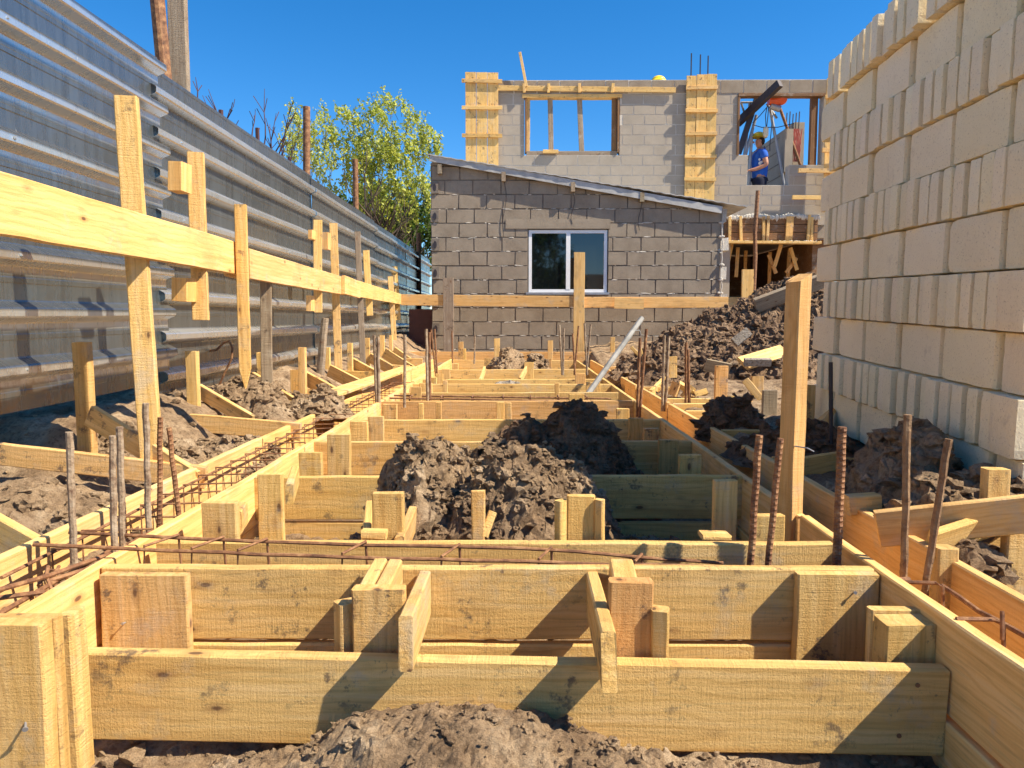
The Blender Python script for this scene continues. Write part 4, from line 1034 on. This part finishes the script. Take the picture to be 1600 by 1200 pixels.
# plank lintel, window boards
def hpart(name, pa, pb, w, t, wd=(0, 0, 1), mat=WOOD):
    o = plank(name, None, pa, pb, w, t, wd, mat=mat); del o['category']; child(o, house); return o
hpart('lintel_board', V(hx(772), YH-.045, hz(138)), V(hx(1052), YH-.045, hz(142)), .09, .03)
hpart('window_header', V(hx(816), YH+.06, hz(150)), V(hx(970), YH+.06, hz(150)), .06, .18)
for i, (px, m_) in enumerate(((823, WOOD), (860, WGREY), (908, WGREY), (958, WDARK))):
    hpart('window_upright', V(hx(px+1), YH+.07, hz(238)), V(hx(px)+U(-.05, .05), YH+.07, hz(150)), .09, .06, (1, 0, 0), m_)
    hpart('window_cleat', V(hx(px-4), YH-.07, hz(146)), V(hx(px-4)+U(-.02, .02), YH-.07, hz(132)), .05, .03, (1, 0, 0), WOOD)
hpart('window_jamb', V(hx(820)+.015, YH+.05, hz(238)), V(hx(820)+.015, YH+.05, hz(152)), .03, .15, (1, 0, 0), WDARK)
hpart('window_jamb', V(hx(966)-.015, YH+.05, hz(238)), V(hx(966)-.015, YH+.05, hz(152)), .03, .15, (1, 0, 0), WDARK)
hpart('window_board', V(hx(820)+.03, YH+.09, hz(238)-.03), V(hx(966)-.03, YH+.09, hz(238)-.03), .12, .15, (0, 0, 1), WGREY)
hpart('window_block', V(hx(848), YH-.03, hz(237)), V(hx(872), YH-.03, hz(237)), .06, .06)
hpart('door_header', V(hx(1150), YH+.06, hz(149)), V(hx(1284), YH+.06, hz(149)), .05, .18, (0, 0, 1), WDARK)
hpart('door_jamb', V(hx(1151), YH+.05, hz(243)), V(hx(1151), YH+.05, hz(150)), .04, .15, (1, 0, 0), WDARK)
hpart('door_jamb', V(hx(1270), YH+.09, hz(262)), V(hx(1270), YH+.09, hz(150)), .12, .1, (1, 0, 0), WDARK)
hpart('leaning_slat', V(hx(822), YH-.07, hz(136)), V(hx(812), YH-.1, hz(84)), .05, .02, (1, 0, 0), WOOD)
def column_form(x0p, x1p, y0p, y1p, nb, cleats, dy, cl_l=0, cl_r=0):
    xs_ = [hx(x0p)+(hx(x1p)-hx(x0p))*k/nb for k in range(nb+1)]
    for k in range(nb):
        hpart('column_board', V((xs_[k]+xs_[k+1])/2, YH-dy, hz(y1p)), V((xs_[k]+xs_[k+1])/2, YH-dy+U(-.004, .004), hz(y0p)+U(-.02, .02)), xs_[k+1]-xs_[k]-.006, .025, (1, 0, 0))
    for y in cleats:
        hpart('column_cleat', V(hx(x0p-cl_l), YH-dy-.035, hz(y)+.0), V(hx(x1p+cl_r), YH-dy-.035, hz(y+U(-1, 1))), .065, .035)
column_form(728, 779, 113, 262, 3, (128, 170, 213), .06, 5, 6)
column_form(1068, 1115, 119, 330, 3, (140, 175, 211, 246, 281), .06, 1, 1)
column_form(1279, 1312, 130, 330, 3, (158, 196), .2, 3, 0)
for (xa, y) in ((1272, 241), (1237, 272), (1229, 313)): hpart('column_cleat', V(hx(xa), YH-.3, hz(y)), V(hx(1315), YH-.3, hz(y+1)), .075, .045)
# column top rebars
for i, px in enumerate((1077, 1091, 1103)):
    mb = MB(); mb.tube([V(hx(px), YH+.05, hz(125)), V(hx(px), YH+.05, hz(82+i*2))], .012, 6); child(mb.build('column_rebar', DARKST), house)
# structures behind the door opening
mb = MB(); xw = hx(1256); mb.box(xw, xw+.2, YH+.6, YH+3.5, hz(300), hz(178)); child(mb.build('back_wall', CREAM), house)
mb = MB()
for k in range(6):
    z = hz(300)+k*.26; mb.box(xw-.004, xw+.001, YH+.6, YH+3.5, z, z+.02)
child(mb.build('back_wall_joint', MORTAR), house)
hpart('floor_edge', V(hx(1165), YH+.5, hz(289)), V(hx(1235), YH+.5, hz(289)), .1, .1, (0, 0, 1), WDARK)
mb = MB(); mb.box(hx(1236), hx(1249), YH+.4, YH+.7, hz(262), hz(193)); child(mb.build('concrete_column', CREAM), house)
mb = MB()
for k in range(26):
    x = U(hx(1249), hx(1262)); mb.tube([V(x, YH+.45, hz(245)), V(x+U(-.04, .04), YH+.43, hz(220)), V(x+U(-.04, .04), YH+.45, hz(192))], .005, 4)
child(mb.build('red_mesh_roll', REDM), house)
for px in (1240, 1245, 1250, 1255, 1260):
    mb = MB(); mb.tube([V(hx(px), YH+.5, hz(195)), V(hx(px)+.01, YH+.5, hz(163+(px % 3)*2))], .01, 5); child(mb.build('column_rebar', DARKST), house)
# hoist: tripod of tubes, dark boom and orange motor
h0 = P(1200, 290, YH+.7)
ho = empty('site_hoist', (h0.x, YH+.7, h0.z), 'tripod hoist with dark boom and orange motor in the upper opening', 'hoist')
def hc(name, mb, mat): o = mb.build(name, mat); o.parent = ho; o.matrix_parent_inverse = Matrix.Translation(-ho.location); return o
YQ = YH-.12
def q(px, py, dy=0): return P(px, py, YQ+dy)
mb = MB(); mb.beam(q(1152, 193, .5), q(1219, 130, -.3), .13, .1); hc('boom', mb, DARKST)
mb = MB(); mb.beam(q(1154, 240, .5), q(1182, 155, .5), .1, .06, (1, 0, 0)); hc('dark_leg', mb, DARKST)
for (xa, ya, xb, yb, m_) in ((1203, 168, 1226, 295, GREYST), (1219, 170, 1252, 262, RUST), (1172, 160, 1163, 245, GREYST), (1182, 180, 1164, 245, GREYST), (1175, 205, 1170, 290, GREYST)):
    mb = MB(); mb.tube([q(xa, ya, .55), q(xb, yb, .55)], .03, 8); hc('leg', mb, m_)
mb = MB(); mb.tube([q(1158, 160, .6), q(1164, 180, .6)], .02, 6); mb.tube([q(1158, 160, .6), q(1182, 160, .6)], .02, 6); mb.tube([q(1172, 151, .6), q(1183, 151, .6)], .02, 6); mb.tube([q(1198, 162, .6), q(1214, 185, .6)], .022, 6); hc('frame', mb, TUBE)
mb = MB(); c_ = q(1216, 155, .3); mb.blob(tuple(c_+V(.04, 0, 0)), .13, 1, 3, (1, .8, .85), .03); mb.tube([c_+V(-.18, 0, -.03), c_+V(.0, 0, -.03)], .08, 14); hc('motor', mb, ORANGE)
mb = MB(); c_ = q(1212, 168, .3); mb.tube([c_+V(-.1, 0, .03), c_+V(.08, 0, -.03)], .06, 12); hc('gearbox', mb, GREYST)
mb = MB()
for pl in ([(1199, 165), (1196, 180), (1197, 200)], [(1201, 166), (1200, 180), (1198, 198)], [(1207, 180), (1205, 205), (1203, 225), (1203, 236), (1196, 236), (1194, 228)], [(1198, 168), (1188, 180), (1176, 192)], [(1176, 195), (1190, 199), (1215, 199), (1240, 193)]):
    mb.tube([q(a_, b_, .4) for a_, b_ in pl], .008, 5)
hc('cable', mb, DARKST)
mb = MB(); c_ = q(1196.5, 206, .35); mb.tube([c_+V(0, 0, .09), c_+V(0, 0, .06), c_+V(0, 0, -.06), c_+V(.0, 0, -.1)], lambda t: .03+.025*math.sin(t*math.pi), 10); hc('control_box', mb, flat_mat('cream_plastic', (.75, .68, .5), .5))
# tall rusty pole in front of the house
mb = MB(); a = P(1176, 470, 12.0); b = P(1184, 298, 12.0); mb.tube([a+V(0, 0, -.6), a.lerp(b, .4)+V(.01, 0, 0), a.lerp(b, .62)+V(-.015, 0, 0), b], .032, 9)
tag(mb.build('pole', RUST, loc=a), 'tall crooked rusty pole standing before the unfinished house', 'pole')
# yellow hard hat over the top of the wall
def hat(mb, c, r, yawd=0):
    n = 16
    rings = []
    for i in range(6):
        a_ = i/5*math.pi/2; rings.append((r*math.cos(a_)*1.0, r*.85*math.sin(a_)))
    rings = [(r*1.22, -.012), (r*1.2, 0), (r*1.02, .006)]+rings
    base = len(mb.v)
    for (rr_, zz) in rings:
        for k in range(n):
            an = 2*math.pi*k/n; mb.v.append((c[0]+max(rr_, .001)*math.cos(an)*1.12, c[1]+max(rr_, .001)*math.sin(an), c[2]+zz))
    for i in range(len(rings)-1):
        for k in range(n): mb.f.append((base+i*n+k, base+i*n+(k+1) % n, base+(i+1)*n+(k+1) % n, base+(i+1)*n+k))
hp = P(1029, 127, YH+.25); mb = MB(); hat(mb, hp, .12); tag(mb.build('hard_hat', YELLOW, smooth=True, loc=hp), 'yellow hard hat showing over the top of the house wall', 'hard hat')

# ------------------------------------------------------------------ worker
def skin_body(name, joints, edges, mat, sub=2):
    me = bpy.data.meshes.new(name); me.from_pydata([tuple(j[0]) for j in joints], edges, []); me.update()
    o = bpy.data.objects.new(name, me); C.objects.link(o)
    m = o.modifiers.new('skin', 'SKIN'); m.use_smooth_shade = True
    for i, j in enumerate(joints): me.skin_vertices[0].data[i].radius = j[1]
    me.skin_vertices[0].data[0].use_root = True
    s_ = o.modifiers.new('sub', 'SUBSURF'); s_.levels = sub; s_.render_levels = sub
    me.materials.append(mat); return o
# person faces -X (left) and stands behind the sill; origin at the feet
hatp = P(1183, 209, YH+.45); H_ = 1.76; feet = V(P(1186, 290, YH+.45).x, YH+.45, hatp.z-H_)
def W(x, y, z): return V(x, y, z)
J = [(W(0, 0, .93), (.15, .12)), (W(.01, 0, 1.1), (.125, .12)), (W(.0, 0, 1.28), (.14, .15)), (W(0, 0, 1.42), (.09, .13)), (W(-.01, 0, 1.5), (.055, .055)), (W(-.03, 0, 1.58), (.08, .07)), (W(-.03, 0, 1.67), (.09, .075)),
     (W(0, -.18, 1.4), (.062, .06)), (W(.06, -.23, 1.14), (.048, .045)), (W(-.14, -.2, 1.06), (.036, .036)), (W(-.22, -.18, 1.05), (.035, .022)),
     (W(0, .18, 1.4), (.062, .06)), (W(.02, .24, 1.14), (.048, .045)), (W(-.2, .16, 1.1), (.036, .036)), (W(-.27, .12, 1.1), (.035, .022)),
     (W(0, -.09, .85), (.1, .09)), (W(-.03, -.1, .48), (.065, .06)), (W(.01, -.1, .09), (.045, .04)), (W(-.12, -.1, .04), (.045, .03)),
     (W(.02, .09, .85), (.1, .09)), (W(.02, .1, .48), (.065, .06)), (W(.06, .1, .09), (.045, .04)), (W(-.07, .1, .04), (.045, .03))]
E = [(0, 1), (1, 2), (2, 3), (3, 4), (4, 5), (5, 6), (3, 7), (7, 8), (8, 9), (9, 10), (3, 11), (11, 12), (12, 13), (13, 14), (0, 15), (15, 16), (16, 17), (17, 18), (0, 19), (19, 20), (20, 21), (21, 22)]
fing = []
for (hi, sy) in ((10, 1), (14, -1)):                   # fingers rooted in the palms, curled
    b_ = J[hi][0]
    for k in range(4):
        i0 = len(J); y_ = (k-1.5)*.018
        J.append((b_+W(-.045, y_, -.002), (.009, .009))); J.append((b_+W(-.07-.004*(k in (1, 2)), y_, -.02), (.008, .008))); J.append((b_+W(-.06, y_, -.042), (.007, .007)))
        E += [(hi, i0), (i0, i0+1), (i0+1, i0+2)]
    i0 = len(J); J.append((b_+W(-.01, .035*sy, .012), (.011, .011))); J.append((b_+W(-.04, .042*sy, .008), (.009, .009))); E += [(hi, i0), (i0, i0+1)]
body = skin_body('person', J, E, SKIN)
body.location = feet; tag(body, 'worker in yellow hard hat and blue T-shirt standing in the upper opening', 'person')
sh = skin_body('shirt', [(W(0, 0, .84), (.185, .16)), (W(.01, 0, 1.1), (.155, .15)), (W(0, 0, 1.28), (.155, .17)), (W(0, 0, 1.41), (.105, .15)), (W(0, -.185, 1.405), (.08, .078)), (W(.03, -.21, 1.25), (.08, .075)), (W(0, .185, 1.405), (.08, .078)), (W(.01, .215, 1.25), (.08, .075)), (W(-.005, 0, 1.46), (.075, .075))],
               [(0, 1), (1, 2), (2, 3), (3, 4), (4, 5), (3, 6), (6, 7), (3, 8)], BLUE); sh.parent = body
tr = skin_body('trousers', [(W(0, 0, 1.06), (.165, .14)), (W(0, -.09, .84), (.125, .115)), (W(-.03, -.1, .48), (.09, .085)), (W(.01, -.1, .1), (.075, .065)), (W(.02, .09, .84), (.125, .115)), (W(.02, .1, .48), (.09, .085)), (W(.06, .1, .1), (.075, .065))],
               [(0, 1), (1, 2), (2, 3), (0, 4), (4, 5), (5, 6)], NAVY); tr.parent = body
mb = MB(); hat(mb, (-.03, 0, 1.7), .115)
n0 = len(mb.v); mb.v += [(-.13, -.07, 1.695), (-.2, -.04, 1.685), (-.2, .04, 1.685), (-.13, .07, 1.695), (-.13, 0, 1.715)]; mb.f += [(n0, n0+1, n0+2, n0+3), (n0, n0+4, n0+3)]
o = mb.build('hard_hat', YELLOW, body, True)
mb = MB(); mb.blob((.02, 0, 1.62), .088, 3, 2, (.8, .9, .9), .08); mb.build('hair', HAIR, body, True)
mb = MB(); mb.blob((-.125, 0, 1.6), .018, 1, 2, (1.1, .7, 1.3), .05); mb.build('nose', SKIN, body, True)
for s_ in (-1, 1):
    mb = MB(); mb.blob((-.106, .032*s_, 1.635), .011, 1, 2, (.6, 1, .7), 0); mb.build('eye', HAIR, body, True)
    mb = MB(); mb.blob((-.02, .078*s_, 1.61), .024, 1, 2, (.8, .4, 1.2), .1); mb.build('ear', SKIN, body, True)
mb = MB(); mb.blob((-.108, 0, 1.565), .016, 1, 2, (.5, 1.5, .35), 0); mb.build('mouth', flat_mat('lips', (.3, .08, .06), .6), body, True)
mb = MB()
for (dx, dz, r_) in ((-.06, 0, .022), (.0, .03, .02), (-.05, -.07, .03), (-.01, -.05, .022)): mb.blob((dx, -.172, 1.25+dz), r_, dx*9, 2, (1, .35, 1.2), .2)
mb.build('shirt_print', WHITE, body, True)

# ------------------------------------------------------------------ stack of pale blocks on the right
random.seed(77)
SXn, SYn = 1.242, 1.93; u = Vector((1.355-1.242, 3.35-1.93, 0)).normalized(); wv_ = V(u.y, -u.x, 0)   # u away along the face, wv_ into the stack
RISE = .036; RH = .157; Ltot = math.hypot(.113, 1.42); zr0 = .5+.129-4*RH          # bottom of row 10 at the near corner
def block_mesh(name, lx, ly, lz, seed):                # lx along u, ly into stack, lz up: worn edges
    bm = bmesh.new(); bmesh.ops.create_cube(bm, size=1)
    for v in bm.verts: v.co = V((v.co.x+.5)*lx, (v.co.y+.5)*ly, (v.co.z+.5)*lz)
    bmesh.ops.subdivide_edges(bm, edges=bm.edges[:], cuts=5, use_grid_fill=True)
    c = V(lx/2, ly/2, lz/2); e = .006
    for v in bm.verts:
        p = v.co; near = sum((min(p[i], (lx, ly, lz)[i]-p[i]) < .001) for i in range(3))
        if near >= 2:
            k = (.0018+.0028*max(0, noise.noise(p*30+V(seed, 0, 0))))*(1.6 if near == 3 else 1)
            d = V(*[0 if min(p[i], (lx, ly, lz)[i]-p[i]) >= .001 else (1 if p[i] < c[i] else -1) for i in range(3)]); v.co = p+d*k
        else: v.co = p+V(noise.noise(p*20+V(seed, 0, 0)), noise.noise(p*20+V(0, seed, 0)), noise.noise(p*20+V(0, 0, seed)))*.0012
    for v in bm.verts: v.co.y = v.co.y-ly
    me = bpy.data.meshes.new(name); bm.to_mesh(me); bm.free(); me.materials.append(PALE); return me
HM = [block_mesh('pale_block', .058, .31, RH-.003, i*7) for i in range(5)]
SM = [block_mesh('pale_block', .286, .075, RH-.003, 50+i*7) for i in range(5)]
NM = [block_mesh('pale_block', .16, .31, RH-.003, 90+i*7) for i in range(4)]
ordn = ['topmost', 'second', 'third', 'fourth', 'fifth', 'sixth', 'seventh', 'eighth', 'ninth', 'bottom']
def place(me, s, win, row, rot, label, grp, sx=1):
    zb = zr0+(9-row)*RH+RISE*s*.85
    o = bpy.data.objects.new('pale_block', me); C.objects.link(o)
    p = V(SXn, SYn, 0)+u*s+wv_*win; o.location = (p.x, p.y, zb)
    M = Matrix(((u.x, -wv_.x, 0), (u.y, -wv_.y, 0), (0, 0, 1))).to_4x4()
    o.rotation_euler = (M @ Matrix.Rotation(rot, 4, 'Z') @ Matrix.Rotation(-RISE*.85, 4, 'Y')).to_euler()
    o.scale = (sx, 1, 1); k = U(.93, 1.0); o.color = (k, k*U(.97, 1), k*U(.94, 1), 1)
    return tag(o, label, 'block', grp)
for row in range(10):
    out = {0: -.022, 1: .008, 2: -.004, 3: .006, 4: -.006, 5: .0, 6: -.012, 7: .004, 8: -.016, 9: .0}[row]
    if row % 2 == 0:                                   # headers: thin blocks end-out
        lb = 'thin pale block set end-out in the %s course of the stack, counted from the top' % ordn[row]
        place(NM[row % 4], -.125, out, row, U(-.02, .02), 'wide pale block at the near corner of the %s course of the stack' % ordn[row], 'blocks of the pale stack', .76)
        s = .0
        while s < Ltot-.05:
            place(random.choice(HM), s, out+U(-.006, .012), row, U(-.03, .03), lb, 'thin blocks of the %s course' % ordn[row], U(.9, 1.12)); s += .0735+U(-.014, .014)
    else:
        s = -.309; k = 0; nm = ['nearest', 'second', 'third', 'fourth', 'farthest', 'last']
        while s < Ltot-.12:
            place(SM[(row+k) % 5], s+(.021 if k else .184), out+.0+U(-.004, .006), row, U(-.02, .02)-.02, '%s wide pale block of the %s course of the stack' % (nm[k], ordn[row]), 'blocks of the pale stack', 1 if k else .43); s += .309; k += 1
        # short end returns
# remaining hidden body of the pile
mb = MB()
for row in range(10):
    zb = zr0+(9-row)*RH; st_ = .09 if row % 2 else .325
    for k in range(8):
        for j in range(3):
            a0 = V(SXn, SYn, 0)+u*(-.12+k*.2)+wv_*(st_-.008+j*.34); q8 = []
            for z in (zb+RISE*(k*.2-.12)*.85+.002, zb+RH+RISE*(k*.2-.12)*.85-.002):
                q8 += [a0+V(0, 0, z), a0+wv_*.335+V(0, 0, z), a0+wv_*.335+u*.19+V(0, 0, z), a0+u*.19+V(0, 0, z)]
            mb.hexa(q8)
tag(mb.build('block_pile', PALE, loc=(SXn+.4, SYn, 0)), 'inner body of the tall pale block stack behind its outer blocks', 'block pile')

# ------------------------------------------------------------------ trees and bare shrub
random.seed(5)
def leafy(label, cx, cy, H, blobs, nleaf, ls, leafmat, seed):
    random.seed(seed)
    t = empty('tree', (cx, cy, 0), label, 'tree')
    mb = MB(); tips = []
    def br(p, d, L, r, lv):
        n = 5; pts = [p]
        for i in range(n): d = (d+V(U(-.2, .2), U(-.2, .2), U(-.05, .15))*.7).normalized(); pts.append(pts[-1]+d*L/n)
        mb.tube(pts, lambda k: r*(1-.55*k), 5 if lv else 8)
        if lv < 3:
            for k in range(4 if lv else 7):
                q_ = pts[random.randint(2, n)]; br(q_, (d+V(U(-1, 1), U(-1, 1), U(-.1, .9))*.8).normalized(), L*U(.5, .7), r*.45, lv+1)
        else: tips.append(pts[-1])
    br(V(cx, cy, 0), V(0, 0, 1), H*.5, .13, 0)
    c = mb.build('trunk', BARK, None); c.parent = t; c.matrix_parent_inverse = Matrix.Translation(-t.location)
    vs = []; fs = []
    def lf(p):
        a = V(U(-1, 1), U(-1, 1), U(-1, 1)).normalized(); b = a.cross(V(U(-1, 1), U(-1, 1), U(-1, 1))).normalized(); s = ls*U(.6, 1.3); n0 = len(vs)
        vs.extend([p-a*s, p+b*s*.5, p+a*s, p-b*s*.5]); fs.append((n0, n0+1, n0+2, n0+3))
    sprays = []
    for (bx, by, bz, rx, ry, rz_) in blobs:
        for k in range(int(120*rx*rz_)):
            while True:
                v = V(U(-1, 1), U(-1, 1), U(-1, 1))
                if v.length < 1 and v.length > R()*.9: break
            sprays.append(V(bx+v.x*rx, by+v.y*ry, bz+v.z*rz_))
    tw = MB()
    for k in range(nleaf//14):
        p = random.choice(sprays); d = V(U(-.5, .5), U(-.5, .5), 1).normalized(); L = U(.2, .5)
        q_ = p+d*L
        if k % 3 == 0: tw.tube([p-d*.3, q_], .006, 3)
        for i in range(14):
            lf(p.lerp(q_, R())+V(U(-1, 1), U(-1, 1), U(-1, 1))*.07)
    c = link('crown', mesh('crown', vs, fs), leafmat); c.parent = t; c.matrix_parent_inverse = Matrix.Translation(-t.location)
    c = tw.build('twigs', BARK); c.parent = t; c.matrix_parent_inverse = Matrix.Translation(-t.location)
def bl(px, py, Y, r): p = P(px, py, Y); return (p.x, Y, p.z, r, r, r)
leafy('fresh yellow-green spring tree behind the fence left of the shed', P(600, 300, 21).x, 21, 5.5,
      [bl(570, 230, 21, 1.0), bl(620, 215, 21, 1.0), bl(650, 270, 21, .8), bl(600, 280, 21, 1.1), bl(540, 270, 21, .9), bl(500, 225, 21, .55), bl(655, 215, 21, .45), bl(660, 320, 21, .7), bl(600, 330, 21, .9), bl(540, 210, 21, .6), bl(600, 185, 21, .4), bl(460, 240, 21, .4), bl(675, 235, 21, .35)], 11500, .055, LEAF, 4)
leafy('denser darker green tree low behind the far fence by the shed', P(640, 360, 24).x, 24, 3.5, [bl(600, 350, 24, 1.1), bl(650, 350, 24, 1.1), bl(630, 390, 24, 1.2), bl(570, 330, 24, .8)], 14000, .07, LEAFD, 9)
leafy('thin sparse tree behind the bare shrub and the fence', P(470, 230, 17).x, 17, 4.2, [bl(462, 225, 17, .45), bl(480, 210, 17, .5), bl(455, 250, 17, .4), bl(500, 260, 17, .4)], 1500, .04, LEAF, 12)
def shrub(label, px, py, Y, n, L, seed):
    random.seed(seed); base = P(px, py, Y); mb = MB()
    mb.tube([V(base.x, base.y, 0), base], .02, 6)
    for k in range(n):
        d = V(U(-.7, .7), U(-.5, .5), U(.5, 1.2)).normalized(); p = base+V(U(-.25, .25), U(-.2, .2), U(-.3, .0)); l = L*U(.4, 1.0); pts = [p]
        for i in range(5): d = (d+V(U(-.15, .15), U(-.15, .15), .12)).normalized(); pts.append(pts[-1]+d*l/5)
        mb.tube(pts, lambda t: .008*(1-.7*t), 4)
        for j in range(3):
            q_ = pts[random.randint(1, 4)]; e = (d+V(U(-.8, .8), U(-.8, .8), U(0, .6))).normalized(); mb.tube([q_, q_+e*l*.3], .004, 3)
    tag(mb.build('bare_shrub', TWIG, loc=(base.x, base.y, 0)), label, 'shrub')
shrub('dark bare shrub with upright twigs behind the fence', 402, 200, 7.2, 9, .75, 3)
shrub('smaller bare shrub just left of the larger one behind the fence', 345, 172, 6.2, 4, .35, 4)
shrub('small bare twigs behind the fence near the dark rusty pole', 452, 245, 9.0, 6, .45, 6)
# trees and dark mass across the site, seen mirrored in the shed window and closing the view behind
leafy('tree standing behind the photographer', 1.1, -9, 4, [(1.1, -9, 2.8, 1.1, 1, 1.4), (.4, -8.8, 2.2, .8, .9, 1.0), (1.5, -9, 1.6, .9, .8, .9)], 9000, .07, LEAFD, 15)
